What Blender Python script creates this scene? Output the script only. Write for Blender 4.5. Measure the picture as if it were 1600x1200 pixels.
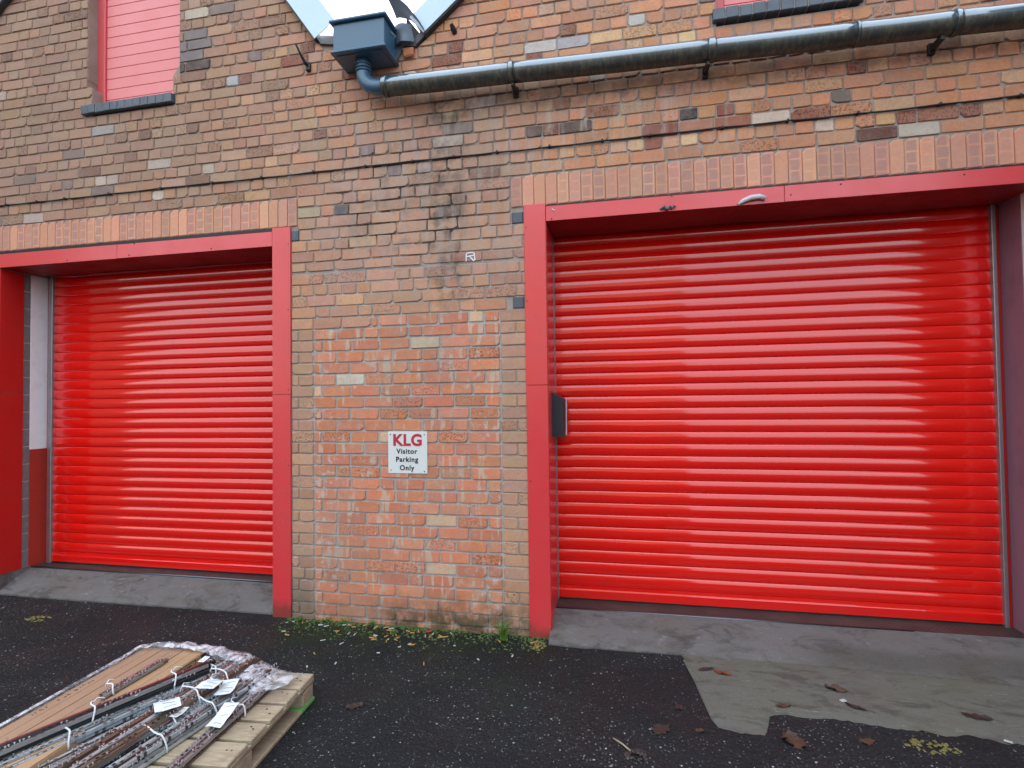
import bpy, bmesh, math, random
import numpy as np
from mathutils import Vector, Matrix, noise as mnoise
R_ = math.radians
for o in list(bpy.data.objects): bpy.data.objects.remove(o)
S = bpy.context.scene
COL = S.collection

# ------------------------------------------------------------------ camera
YAW, PITCH, ROLL, FPX, CAMD, CAMH = R_(11.62), R_(1.44), R_(-0.74), 835.0, 3.61, 1.62
fwd = Vector((-math.sin(YAW)*math.cos(PITCH), math.cos(YAW)*math.cos(PITCH), math.sin(PITCH)))
r0 = Vector((math.cos(YAW), math.sin(YAW), 0)); u0 = r0.cross(fwd)
rr = math.cos(ROLL)*r0 + math.sin(ROLL)*u0; uu = -math.sin(ROLL)*r0 + math.cos(ROLL)*u0
cam = bpy.data.cameras.new('camera'); camo = bpy.data.objects.new('camera', cam); COL.objects.link(camo)
cam.sensor_fit = 'HORIZONTAL'; cam.sensor_width = 36; cam.lens = FPX/1600*36
cam.clip_start = .05; cam.clip_end = 800
camo.matrix_world = Matrix((( rr.x, uu.x, -fwd.x, 0), (rr.y, uu.y, -fwd.y, -CAMD), (rr.z, uu.z, -fwd.z, CAMH), (0, 0, 0, 1)))
S.camera = camo

# ------------------------------------------------------------------ sky, sun, exposure
SUN_EL, SUN_AZ = 13.0, 8.0        # low winter sun behind the building: the yard is in open shade
W = bpy.data.worlds.new('World'); S.world = W; W.use_nodes = True
wn = W.node_tree; wn.nodes.clear()
wo = wn.nodes.new('ShaderNodeOutputWorld'); wb = wn.nodes.new('ShaderNodeBackground')
sk = wn.nodes.new('ShaderNodeTexSky'); sk.sky_type = 'NISHITA'; sk.sun_disc = False
sk.sun_elevation = R_(SUN_EL); sk.sun_rotation = R_(SUN_AZ)
sk.air_density = 1.0; sk.dust_density = 2.5; sk.ozone_density = 1.0
bal = wn.nodes.new('ShaderNodeMix'); bal.data_type = 'RGBA'; bal.blend_type = 'MULTIPLY'; bal.inputs[0].default_value = 1
bal.inputs[7].default_value = (1.10, 1.0, 0.90, 1)          # daylight white balance for the shade
tc = wn.nodes.new('ShaderNodeTexCoord'); mp = wn.nodes.new('ShaderNodeMapping'); mp.inputs['Scale'].default_value = (1, 1, 2.2)
nz = wn.nodes.new('ShaderNodeTexNoise'); nz.inputs['Scale'].default_value = 2.6; nz.inputs['Detail'].default_value = 6; nz.inputs['Roughness'].default_value = .6
mr = wn.nodes.new('ShaderNodeMapRange'); mr.inputs[1].default_value = .35; mr.inputs[2].default_value = .68; mr.inputs[3].default_value = .55; mr.inputs[4].default_value = .95
cl = wn.nodes.new('ShaderNodeMix'); cl.data_type = 'RGBA'; cl.inputs[7].default_value = (1.30, 1.52, 1.80, 1)      # thin white cloud
wn.links.new(tc.outputs['Generated'], mp.inputs[0]); wn.links.new(mp.outputs[0], nz.inputs['Vector']); wn.links.new(nz.outputs[0], mr.inputs[0])
sp_ = wn.nodes.new('ShaderNodeSeparateXYZ'); wn.links.new(tc.outputs['Generated'], sp_.inputs[0])
zr_ = wn.nodes.new('ShaderNodeMapRange'); zr_.inputs[1].default_value = 0; zr_.inputs[2].default_value = 1; zr_.inputs[3].default_value = .75; zr_.inputs[4].default_value = 2.3
wn.links.new(sp_.outputs[2], zr_.inputs[0]); mm_ = wn.nodes.new('ShaderNodeVectorMath'); mm_.operation = 'SCALE'      # a thin overcast is brighter overhead
mm_.inputs[0].default_value = (.98, 1.20, 1.44); wn.links.new(zr_.outputs[0], mm_.inputs['Scale']); wn.links.new(mm_.outputs[0], cl.inputs[7]); wn.links.new(mr.outputs[0], cl.inputs[0])
wn.links.new(sk.outputs[0], cl.inputs[6]); wn.links.new(cl.outputs[2], bal.inputs[6]); wn.links.new(bal.outputs[2], wb.inputs[0])
wb.inputs[1].default_value = 0.15
wn.links.new(wb.outputs[0], wo.inputs[0])
sl = bpy.data.lights.new('sun', 'SUN'); slo = bpy.data.objects.new('sun', sl); COL.objects.link(slo)
sl.energy = 3.0; sl.angle = R_(0.53); sl.color = (1, .93, .82)
sd = Vector((math.sin(R_(SUN_AZ))*math.cos(R_(SUN_EL)), math.cos(R_(SUN_AZ))*math.cos(R_(SUN_EL)), math.sin(R_(SUN_EL))))
slo.rotation_euler = (-sd).to_track_quat('-Z', 'Y').to_euler(); slo.location = (4, 20, 12)
S.view_settings.view_transform = 'Standard'; S.view_settings.look = 'None'
S.view_settings.gamma = 1; S.view_settings.use_curve_mapping = False
S.view_settings.exposure = 3.0
S.cycles.max_bounces = 8; S.cycles.use_denoising = True

# ------------------------------------------------------------------ helpers
def lin(r, g, b):
    f = lambda c: (c/255/12.92) if c/255 <= .04045 else ((c/255+.055)/1.055)**2.4
    return (f(r), f(g), f(b))
def tag(o, label=None, cat=None, group=None, kind=None):
    if label: o['label'] = label
    if cat: o['category'] = cat
    if group: o['group'] = group
    if kind: o['kind'] = kind
    return o
def link(name, me, mat=None, parent=None, loc=None):
    o = bpy.data.objects.new(name, me); COL.objects.link(o)
    if mat is not None and me is not None and not me.materials:
        for m in (mat if isinstance(mat, (list, tuple)) else [mat]): me.materials.append(m)
    if parent is not None: o.parent = parent
    if loc is not None: o.location = loc
    return o
def empty(name, loc=(0, 0, 0), rz=0, label=None, cat=None, group=None):
    o = bpy.data.objects.new(name, None); COL.objects.link(o); o.location = loc; o.rotation_euler.z = rz
    o.empty_display_size = .1
    return tag(o, label, cat, group)
def copy_tree(o, parent=None, keep=None):
    c = o.copy(); COL.objects.link(c)
    if parent is not None: c.parent = parent
    for ch in list(o.children): copy_tree(ch, c)
    return c
class MB:
    """collects shapes and links them as ONE mesh object"""
    def __init__(s): s.v, s.f, s.m, s.sm = [], [], [], []
    def add(s, vs, fs, mi=0, smooth=False):
        b = len(s.v); s.v += [tuple(p) for p in vs]
        for f in fs: s.f.append([b+i for i in f]); s.m.append(mi); s.sm.append(smooth)
        return s
    def box(s, x0, x1, y0, y1, z0, z1, mi=0, M=None):
        vs = [Vector((x, y, z)) for x in (x0, x1) for y in (y0, y1) for z in (z0, z1)]
        if M is not None: vs = [M @ v for v in vs]
        return s.add(vs, [(0, 1, 3, 2), (4, 6, 7, 5), (0, 4, 5, 1), (2, 3, 7, 6), (0, 2, 6, 4), (1, 5, 7, 3)], mi)
    def bbox(s, x0, x1, y0, y1, z0, z1, b=.003, mi=0, M=None, rng=None, j=0):
        """bevelled box"""
        bm = bmesh.new(); r = bmesh.ops.create_cube(bm, size=1)
        for v in bm.verts:
            v.co = Vector((x0+(v.co.x+.5)*(x1-x0), y0+(v.co.y+.5)*(y1-y0), z0+(v.co.z+.5)*(z1-z0)))
            if rng: v.co += Vector((rng.uniform(-j, j), rng.uniform(-j, j), rng.uniform(-j, j)))
        bmesh.ops.bevel(bm, geom=list(bm.edges), offset=b, segments=1, affect='EDGES', profile=.5)
        vs = [(M @ v.co if M is not None else v.co.copy()) for v in bm.verts]
        bm.verts.index_update(); fs = [[v.index for v in f.verts] for f in bm.faces]; bm.free()
        return s.add(vs, fs, mi)
    def prism(s, poly, y0, y1, mi=0, axis='y', M=None):
        n = len(poly)
        def P(a, b, c):
            v = {'y': Vector((a, c, b)), 'x': Vector((c, a, b)), 'z': Vector((a, b, c))}[axis]
            return M @ v if M is not None else v
        vs = [P(a, b, y0) for a, b in poly] + [P(a, b, y1) for a, b in poly]
        fs = [list(range(n)), list(range(2*n-1, n-1, -1))] + [(i, i+n, (i+1) % n+n, (i+1) % n) for i in range(n)]
        return s.add(vs, fs, mi)
    def tube(s, pts, rad, n=12, mi=0, caps=True, smooth=True):
        pts = [Vector(p) for p in pts]; N = len(pts); vs = []; fs = []
        rads = rad if isinstance(rad, (list, tuple)) else [rad]*N
        t = (pts[1]-pts[0]).normalized(); up = Vector((0, 0, 1)) if abs(t.z) < .9 else Vector((0, 1, 0))
        a = t.cross(up).normalized()
        for i, p in enumerate(pts):
            t = (pts[min(i+1, N-1)]-pts[max(i-1, 0)]).normalized()
            a = (a - t*a.dot(t)).normalized(); b = t.cross(a)
            vs += [p+rads[i]*(math.cos(2*math.pi*k/n)*a+math.sin(2*math.pi*k/n)*b) for k in range(n)]
        for i in range(N-1):
            fs += [(i*n+k, i*n+(k+1) % n, (i+1)*n+(k+1) % n, (i+1)*n+k) for k in range(n)]
        s.add(vs, fs, mi, smooth)
        if caps:
            b0 = len(s.v)-len(vs)
            s.f.append([b0+k for k in range(n-1, -1, -1)]); s.m.append(mi); s.sm.append(False)
            s.f.append([b0+(N-1)*n+k for k in range(n)]); s.m.append(mi); s.sm.append(False)
        return s
    def mesh(s, name, fixn=True):
        me = bpy.data.meshes.new(name); me.from_pydata(s.v, [], s.f)
        me.polygons.foreach_set('material_index', s.m); me.polygons.foreach_set('use_smooth', s.sm)
        if fixn:
            bm = bmesh.new(); bm.from_mesh(me); bmesh.ops.recalc_face_normals(bm, faces=bm.faces); bm.to_mesh(me); bm.free()
        me.update(); return me
    def build(s, name, mat, parent=None, loc=None, fixn=True):
        return link(name, s.mesh(name, fixn), mat, parent, loc)

# ------------------------------------------------------------------ material kit
class NT:
    def __init__(s, name):
        s.mat = bpy.data.materials.new(name); s.mat.use_nodes = True; s.t = s.mat.node_tree
        s.b = s.t.nodes['Principled BSDF']; s.out = s.t.nodes['Material Output']
    def n(s, typ, **kw):
        nd = s.t.nodes.new('ShaderNode'+typ)
        for k, v in kw.items(): setattr(nd, k, v)
        return nd
    def _set(s, sock, v):
        if v is None: return
        if isinstance(v, bpy.types.NodeSocket): s.t.links.new(v, sock)
        else:
            if hasattr(sock.default_value, '__len__') and not hasattr(v, '__len__'): v = (v,)*len(sock.default_value)
            if hasattr(v, '__len__') and len(v) == 3 and len(sock.default_value) == 4: v = (*v, 1)
            sock.default_value = v
    def math(s, op, a, b=None, c=None, clamp=False):
        m = s.n('Math', operation=op, use_clamp=clamp); s._set(m.inputs[0], a); s._set(m.inputs[1], b)
        if c is not None: s._set(m.inputs[2], c)
        return m.outputs[0]
    def mix(s, f, a, b, mode='MIX'):
        m = s.n('Mix', data_type='RGBA', blend_type=mode); s._set(m.inputs[0], f); s._set(m.inputs[6], a); s._set(m.inputs[7], b)
        return m.outputs[2]
    def pos(s): return s.n('NewGeometry').outputs['Position']
    def objco(s): return s.n('TexCoord').outputs['Object']
    def xyz(s, v):
        x = s.n('SeparateXYZ'); s._set(x.inputs[0], v); return x.outputs
    def mapv(s, v, scale=(1, 1, 1), loc=None):
        m = s.n('Mapping'); s._set(m.inputs[0], v); m.inputs['Scale'].default_value = scale
        if loc is not None: s._set(m.inputs['Location'], loc)
        return m.outputs[0]
    def noise(s, v, scale, det=4, rough=.55, dist=0, color=False):
        m = s.n('TexNoise'); s._set(m.inputs['Vector'], v); s._set(m.inputs['Scale'], scale)
        m.inputs['Detail'].default_value = det; m.inputs['Roughness'].default_value = rough; m.inputs['Distortion'].default_value = dist
        return m.outputs[1 if color else 0]
    def voro(s, v, scale, out='Distance', feature='F1'):
        m = s.n('TexVoronoi', feature=feature); s._set(m.inputs['Vector'], v); s._set(m.inputs['Scale'], scale)
        return m.outputs[out]
    def ss(s, v, a, b, lo=0., hi=1.):
        m = s.n('MapRange', interpolation_type='SMOOTHSTEP'); s._set(m.inputs[0], v)
        m.inputs[1].default_value = a; m.inputs[2].default_value = b; m.inputs[3].default_value = lo; m.inputs[4].default_value = hi
        return m.outputs[0]
    def bump(s, h, strength=.5, dist=.01, prev=None):
        m = s.n('Bump'); m.inputs['Strength'].default_value = strength; m.inputs['Distance'].default_value = dist; s._set(m.inputs['Height'], h)
        if prev is not None: s._set(m.inputs['Normal'], prev)
        s.t.links.new(m.outputs[0], s.b.inputs['Normal']); return m.outputs[0]
    def set(s, **kw):
        for k, v in kw.items(): s._set(s.b.inputs[k.replace('_', ' ')], v)
        return s.mat
    def band(s, v, lo, hi, soft):
        """1 inside [lo,hi] with soft edges"""
        return s.math('MULTIPLY', s.ss(v, lo-soft, lo+soft), s.ss(v, hi-soft, hi+soft, 1, 0))

def stains_and_shade(k, col, strength=1.0):
    """weather marks and painted pipe shade at fixed places on the wall"""
    P = k.pos(); x, y, z = k.xyz(P)
    n1 = k.noise(P, 1.3, 5, .6); n2 = k.noise(P, 9, 5, .65); n3 = k.noise(k.mapv(P, (9, 9, 1.2)), 2.0, 4, .6)
    col = k.mix(k.ss(n1, .35, .75, 0, .40), col, (.36, .265, .215))
    # sooty upper left
    col = k.mix(k.math('MULTIPLY', k.ss(x, -2.3, -4.2), k.math('MULTIPLY', k.ss(z, 2.9, 3.7), .38)), col, (.29, .215, .175))
    # long damp soot run below the valley hopper
    xx = k.math('ADD', x, k.math('MULTIPLY', k.math('SUBTRACT', n2, .5), .22))
    run = k.math('MULTIPLY', k.band(xx, -1.30, -1.07, .10), k.band(z, 2.30, 3.80, .20))
    run = k.math('MULTIPLY', run, k.ss(n2, .40, .62))
    col = k.mix(k.math('MULTIPLY', run, .68), col, (.06, .053, .045))
    run2 = k.math('MULTIPLY', k.band(xx, -1.30, -1.06, .05), k.band(z, 2.86, 3.02, .06))
    col = k.mix(k.math('MULTIPLY', run2, k.ss(n2, .35, .6, .15, .6)), col, (.05, .045, .04))
    # faint lime runs
    pale = k.math('MULTIPLY', k.band(x, -2.25, -.55, .25), k.band(z, 2.45, 3.72, .3))
    col = k.mix(k.math('MULTIPLY', pale, k.ss(n3, .40, .68, .12, .62)), col, (.43, .36, .325))
    grey = k.math('MULTIPLY', k.math('MULTIPLY', k.band(x, -2.0, -.95, .3), k.band(z, 2.62, 3.4, .22)), k.ss(k.noise(P, 3.4, 5, .65), .46, .66))
    col = k.mix(k.math('MULTIPLY', grey, .55), col, (.17, .145, .125))
    pale2 = k.math('MULTIPLY', k.band(x, -.75, .7, .2), k.band(z, 3.2, 3.62, .12))
    col = k.mix(k.math('MULTIPLY', pale2, k.ss(n3, .5, .68, 0, .6)), col, (.52, .45, .38))
    # the drainpipe's soft shade on the wall, mixed into the colour
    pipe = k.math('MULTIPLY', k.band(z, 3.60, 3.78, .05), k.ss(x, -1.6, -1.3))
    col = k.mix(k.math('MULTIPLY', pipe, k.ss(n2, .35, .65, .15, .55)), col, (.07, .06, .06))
    # damp green foot
    ft = k.math('MULTIPLY', k.ss(k.math('ADD', z, k.math('MULTIPLY', k.math('SUBTRACT', n1, .5), .35)), .30, .02), k.ss(n2, .3, .6))
    fx = k.math('ADD', .45, k.math('MULTIPLY', k.band(x, -1.75, -.55, .25), .55))
    col = k.mix(k.math('MULTIPLY', ft, k.math('MULTIPLY', fx, .9)), col, (.075, .072, .04))
    gl = k.math('MULTIPLY', k.ss(x, -2.24, -2.30), k.ss(z, .55, .1))
    col = k.mix(k.math('MULTIPLY', gl, .55), col, (.12, .125, .11))
    return col, (P, x, y, z, n1, n2, n3)

def brick_mat(name, src, infill=False):
    k = NT(name)
    if src == 'obj':
        oi = k.n('ObjectInfo'); base = oi.outputs['Color']; al = oi.outputs['Alpha']
    else:
        at = k.n('Attribute', attribute_name='col'); base = at.outputs['Color']; al = at.outputs['Alpha']
    P0 = k.pos(); nf = k.noise(P0, 55, 4, .7); nm = k.noise(P0, 14, 4, .6); nb = k.noise(k.mapv(P0, (22, 1, 3)), 1.0, 2, .5)
    col = k.mix(1.0, base, k.mix(nm, (.80, .78, .76), (1.2, 1.2, 1.2)), 'MULTIPLY')
    col = k.mix(k.ss(nf, .42, .75, 0, .28), col, (.20, .13, .09))
    if infill:
        sp = k.math('MULTIPLY', k.ss(nb, .55, .60), k.ss(k.noise(P0, 4.1, 3, .6), .44, .54))
        col = k.mix(k.math('MULTIPLY', sp, .72), col, (.62, .52, .40))
        wp = k.math('MULTIPLY', k.ss(k.noise(P0, 20, 5, .7), .52, .63), k.ss(k.noise(P0, 2.6, 3, .5), .42, .56))
        xx, yy, zz = k.xyz(P0)
        edge = k.math('ADD', .38, k.math('ADD', k.band(xx, -2.26, -2.05, .05), k.band(xx, -1.02, -.82, .05)))
        col = k.mix(k.math('MULTIPLY', k.math('MULTIPLY', wp, edge), .95), col, (.60, .50, .47))
    else:
        wp = k.math('MULTIPLY', k.ss(k.noise(P0, 17, 5, .7), .58, .72), k.ss(k.noise(P0, 1.7, 2, .5), .52, .66))
        col = k.mix(k.math('MULTIPLY', wp, .45), col, (.56, .48, .42))
    dust = k.ss(k.noise(P0, 6, 6, .72), .40, .68, 0, .34); col = k.mix(dust, col, (.44, .34, .285))
    # burnt pits
    pits = k.ss(k.noise(P0, 75, 3, .6), .50, .60)
    col = k.mix(k.math('MULTIPLY', pits, k.math('MULTIPLY', al, .75)), col, (.05, .03, .03))
    small = k.ss(k.voro(P0, 34), .10, .04)
    col = k.mix(k.math('MULTIPLY', small, .55), col, (.06, .045, .04))
    col, _ = stains_and_shade(k, col)
    k.bump(k.math('ADD', k.math('MULTIPLY', nf, .6), k.math('ADD', nm, k.math('MULTIPLY', pits, k.math('MULTIPLY', al, -.8)))), .55, .006)
    return k.set(Base_Color=col, Roughness=.88, Specular_IOR_Level=.25)

def mortar_mat():
    k = NT('mortar'); P = k.pos(); x, y, z = k.xyz(P); n = k.noise(P, 30, 5, .7); nl = k.noise(P, 3, 4, .6)
    base = k.mix(n, (.33, .29, .255), (.46, .41, .375))
    inf = k.math('MULTIPLY', k.band(x, -2.30, -.78, .03), k.ss(z, 2.75, 2.45))
    base = k.mix(k.math('MULTIPLY', inf, .75), base, k.mix(n, (.36, .37, .37), (.50, .52, .52)))
    up = k.math('MULTIPLY', k.ss(x, .2, -1.0), k.ss(z, 2.7, 3.1))
    base = k.mix(k.math('MULTIPLY', up, k.ss(nl, .38, .62, .2, .85)), base, k.mix(n, (.17, .135, .11), (.34, .27, .225)))
    col, _ = stains_and_shade(k, base)
    dj = k.math('MULTIPLY', k.math('MULTIPLY', k.band(x, -2.1, -.95, .2), k.band(z, 2.63, 3.5, .2)), k.ss(k.noise(P, 5, 4, .6), .47, .56))
    col = k.mix(k.math('MULTIPLY', dj, .85), col, (.035, .03, .027))
    crack = k.math('MULTIPLY', k.ss(x, -4.33, -4.36), k.band(z, 4.31, 4.335, .004))
    col = k.mix(crack, col, (.02, .02, .02))
    k.bump(k.math('ADD', n, k.noise(P, 110, 3, .6)), .7, .006)
    return k.set(Base_Color=col, Roughness=.95, Specular_IOR_Level=.15)

def soldier_mat():
    k = NT('soldier_brick'); oi = k.n('ObjectInfo'); base = oi.outputs['Color']; rnd = oi.outputs['Random']
    o = k.objco(); x, y, z = k.xyz(o); P = k.pos(); n = k.noise(P, 40, 4, .6); nm = k.noise(P, 9, 3, .6)
    # kiss marks: darker fired squares with paler lines between them, as on wire-cut facing bricks
    zz = k.math('FRACT', k.math('ADD', k.math('MULTIPLY', z, 13.5), k.math('MULTIPLY', rnd, 1.7)))
    sq = k.math('MULTIPLY', k.band(zz, .07, .93, .06), k.band(k.math('ADD', x, k.math('MULTIPLY', k.math('SUBTRACT', k.noise(P, 14, 2, .5), .5), .03)), -.029, .026, .008))
    amt = k.math('MULTIPLY', sq, k.ss(k.math('FRACT', k.math('MULTIPLY', rnd, 7.3)), .15, .8, .05, .75))
    col = k.mix(amt, base, (.43, .245, .215))
    col = k.mix(1.0, col, k.mix(n, (.86, .86, .86), (1.12, 1.1, 1.1)), 'MULTIPLY')
    col = k.mix(k.ss(nm, .5, .8, 0, .25), col, (.55, .42, .36))
    k.bump(n, .35, .004)
    return k.set(Base_Color=col, Roughness=.8, Specular_IOR_Level=.3)

def paint(name, c, rough=.35, spec=.5, coat=0., grime=.15, gc=(.12, .05, .045), bumpy=0., scale=6, chips=None, cior=1.5, foot=False):
    k = NT(name); P = k.pos(); n = k.noise(P, scale, 5, .65); f = k.noise(P, scale*14, 3, .6)
    col = k.mix(k.ss(n, .45, .8, 0, grime), c, gc)
    if foot:
        zf = k.xyz(P)[2]; ft = k.ss(k.math('ADD', zf, k.math('MULTIPLY', k.math('SUBTRACT', n, .5), .35)), .16, .0)
        col = k.mix(k.math('MULTIPLY', ft, .7), col, (.13, .055, .04))
    if chips:
        ch = k.math('MULTIPLY', k.ss(k.noise(P, 38, 5, .7), .685, .71), k.ss(n, .5, .6))
        col = k.mix(ch, col, chips)
    k.set(Base_Color=col, Roughness=k.ss(n, .3, .8, rough*.85, rough*1.35), Specular_IOR_Level=spec, Coat_Weight=coat, Coat_Roughness=rough*.4, Coat_IOR=cior)
    if bumpy: k.bump(k.math('ADD', n, k.math('MULTIPLY', f, .15)), bumpy, .01)
    return k.mat

def metal(name, c, rough=.4, met=1., var=.25):
    k = NT(name); P = k.pos(); n = k.noise(P, 12, 4, .6)
    col = k.mix(k.math('MULTIPLY', n, var*2), c, tuple(x*.45 for x in c))
    k.bump(k.noise(P, 90, 3, .6), .15, .003)
    return k.set(Base_Color=col, Roughness=rough, Metallic=met)

M = {}
M['brick_obj'] = brick_mat('old_brick', 'obj'); M['brick_att'] = brick_mat('old_brick_joined', 'att')
M['infill_obj'] = brick_mat('infill_brick', 'obj', True); M['infill_att'] = brick_mat('infill_brick_joined', 'att', True)
M['mortar'] = mortar_mat(); M['soldier'] = soldier_mat()
M['shutter'] = paint('shutter_red', (.84, .007, .003), .13, .35, 1.0, .22, (.52, .018, .014), 0.02, 2.2, cior=1.62)
M['frame'] = paint('frame_red', (.74, .045, .055), .34, .8, .3, .20, (.40, .07, .07), .03, 5, chips=(.55, .40, .38), foot=True)
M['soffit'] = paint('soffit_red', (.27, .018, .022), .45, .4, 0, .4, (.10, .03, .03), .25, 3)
M['jamb_red'] = paint('jamb_red', (.50, .012, .010), .5, .4, 0, .15, (.3, .03, .02), .03, 4)
M['maroon'] = paint('maroon_panel', (.26, .13, .18), .5, .4, 0, .3, (.09, .05, .06), .05, 4)
M['board'] = paint('faded_red_boards', (.85, .25, .25), .42, .6, 0, .12, (.60, .28, .27), .04, 5)
M['winframe'] = paint('window_frame_red', (.68, .09, .10), .4, .6, 0, .1, (.6, .2, .2), .04, 5)
M['alu'] = metal('guide_rail_aluminium', (.42, .43, .46), .45, .8)
M['dark_steel'] = metal('dark_steel', (.05, .05, .055), .5, .6)
M['steel_edge'] = metal('steel_edge', (.16, .19, .23), .35, .9)
M['screw'] = metal('screw', (.20, .06, .06), .5, .5)
M['screw_bright'] = metal('bright_screw', (.75, .77, .80), .3, 1.)
M['blue_brick'] = paint('blue_brick', (.055, .078, .11), .45, .7, .2, .4, (.035, .045, .05), .2, 12)
M['slate'] = paint('black_plastic', (.016, .022, .032), .5, .5, 0, .25, (.06, .06, .06), .05, 8)
M['white_edge'] = paint('pale_plastic', (.62, .66, .72), .5)
M['cable'] = paint('cable_black', (.012, .012, .013), .5)
M['sign'] = paint('sign_white', (.74, .78, .78), .35, .5, 0, .06, (.55, .56, .52))
M['sign_red'] = paint('sign_red', (.52, .03, .05), .4, grime=0)
M['sign_black'] = paint('sign_black', (.015, .017, .025), .4, grime=0)
M['lead'] = metal('lead_sheet', (.13, .17, .22), .5, .2, .35)
M['flash'] = paint('verge_metal', (.60, .76, .90), .38, .6, .1, .12, (.45, .5, .55), .06, 3)
M['flash_edge'] = paint('verge_edge_dark', (.04, .045, .05), .6)
M['roof'] = paint('roof_sheet', (.14, .14, .15), .7, .3, 0, .4, (.08, .09, .07), .1, 3)
M['white_paint'] = paint('jamb_white', (.86, .88, .94), .6, .3, 0, .25, (.50, .50, .52), .25, 14)
M['jamb_low_red'] = paint('jamb_lower_red', (.42, .035, .022), .6, .3, 0, .3, (.25, .05, .03), .25, 14)
M['block'] = paint('grey_block', (.17, .17, .18), .9, .2, 0, .6, (.30, .29, .28), .5, 20)

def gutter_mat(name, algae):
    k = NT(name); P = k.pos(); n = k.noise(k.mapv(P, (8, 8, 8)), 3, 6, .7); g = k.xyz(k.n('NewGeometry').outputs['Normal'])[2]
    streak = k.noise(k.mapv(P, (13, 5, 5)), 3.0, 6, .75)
    c = (.040, .115, .185)  # blue of the sky reflection along the pipe top, put into the base colour
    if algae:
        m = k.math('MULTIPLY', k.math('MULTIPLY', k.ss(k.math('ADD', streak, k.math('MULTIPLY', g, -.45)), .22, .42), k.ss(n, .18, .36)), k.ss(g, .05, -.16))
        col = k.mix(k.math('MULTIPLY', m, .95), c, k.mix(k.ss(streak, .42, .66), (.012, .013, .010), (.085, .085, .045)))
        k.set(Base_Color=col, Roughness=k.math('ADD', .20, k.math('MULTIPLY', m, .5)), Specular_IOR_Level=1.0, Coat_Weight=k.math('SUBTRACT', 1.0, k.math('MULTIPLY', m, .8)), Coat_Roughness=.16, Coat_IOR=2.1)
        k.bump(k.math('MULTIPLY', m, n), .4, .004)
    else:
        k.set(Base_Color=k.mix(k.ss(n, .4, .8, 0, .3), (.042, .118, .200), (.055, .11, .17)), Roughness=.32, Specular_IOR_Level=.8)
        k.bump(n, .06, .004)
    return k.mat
M['pipe'] = gutter_mat('drainpipe_sky_tint', True); M['hopper'] = gutter_mat('hopper_slate', False)

def asphalt_mat():
    k = NT('asphalt'); P = k.pos(); x, y, z = k.xyz(P)
    n = k.noise(P, 1.1, 5, .6); nf = k.noise(P, 60, 4, .75); nm = k.noise(P, 9, 5, .65)
    col = k.mix(n, (.0085, .0100, .0120), (.020, .022, .0255))
    col = k.mix(k.ss(nf, .40, .75, 0, .6), col, (.052, .052, .056))
    col = k.mix(k.ss(nm, .52, .75, 0, .6), col, (.012, .012, .012))
    v = k.n('TexVoronoi'); k._set(v.inputs['Vector'], P); v.inputs['Scale'].default_value = 72
    sp = k.math('MULTIPLY', k.ss(v.outputs['Distance'], .34, .20, 0, k.ss(nm, .3, .7, .25, 1.)) if False else k.math('MULTIPLY', k.ss(v.outputs['Distance'], .34, .20), k.ss(nm, .36, .62, .25, 1.)), k.ss(k.xyz(v.outputs['Color'])[0], .64, .70))
    col = k.mix(k.math('MULTIPLY', sp, .68), col, k.mix(k.xyz(v.outputs['Color'])[1], (.10, .10, .10), (.50, .50, .52)))
    v2 = k.n('TexVoronoi'); k._set(v2.inputs['Vector'], P); v2.inputs['Scale'].default_value = 27
    sp2 = k.math('MULTIPLY', k.ss(v2.outputs['Distance'], .19, .12), k.ss(k.xyz(v2.outputs['Color'])[0], .72, .76))
    col = k.mix(sp2, col, k.mix(k.xyz(v2.outputs['Color'])[1], (.12, .12, .11), (.5, .5, .52)))
    # damp dark strip and moss at the foot of the pier
    yy = k.math('ADD', y, k.math('MULTIPLY', k.math('SUBTRACT', n, .5), .5))
    dm = k.math('MULTIPLY', k.ss(yy, -.62, -.12), k.band(x, -2.5, -.45, .15))
    col = k.mix(k.math('MULTIPLY', dm, .75), col, (.010, .012, .009))
    ms = k.math('MULTIPLY', k.math('MULTIPLY', k.ss(yy, -.42, -.05), k.band(x, -2.45, -.5, .12)), k.ss(nm, .42, .6))
    col = k.mix(k.math('MULTIPLY', ms, .7), col, k.mix(nf, (.012, .020, .006), (.05, .075, .018)))
    gt = k.math('MULTIPLY', k.math('MULTIPLY', k.ss(yy, -1.25, -.35), k.band(x, -2.4, -.1, .3)), k.ss(k.noise(P, 4, 5, .65), .44, .62))
    col = k.mix(k.math('MULTIPLY', gt, .5), col, (.020, .030, .014))
    # rusty leaf-stain on the left
    br = k.math('MULTIPLY', k.band(x, -5, -3.0, .5), k.ss(nm, .45, .7))
    col = k.mix(k.math('MULTIPLY', br, .35), col, (.030, .024, .021))
    big = k.noise(k.mapv(P, (1, 1.8, 1), (4, 9, 0)), .9, 5, .7, .8)
    col = k.mix(k.ss(big, .42, .60, 0, .6), col, k.mix(nf, (.006, .0065, .008), (.020, .021, .024)))
    h = k.math('ADD', k.math('MULTIPLY', nf, .7), k.math('ADD', nm, k.math('MULTIPLY', v.outputs['Distance'], .8)))
    k.bump(h, .8, .012)
    return k.set(Base_Color=col, Roughness=k.ss(k.noise(P, 2.2, 5, .6), .38, .62, .6, .9), Specular_IOR_Level=.22)
M['asphalt'] = asphalt_mat()
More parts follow.
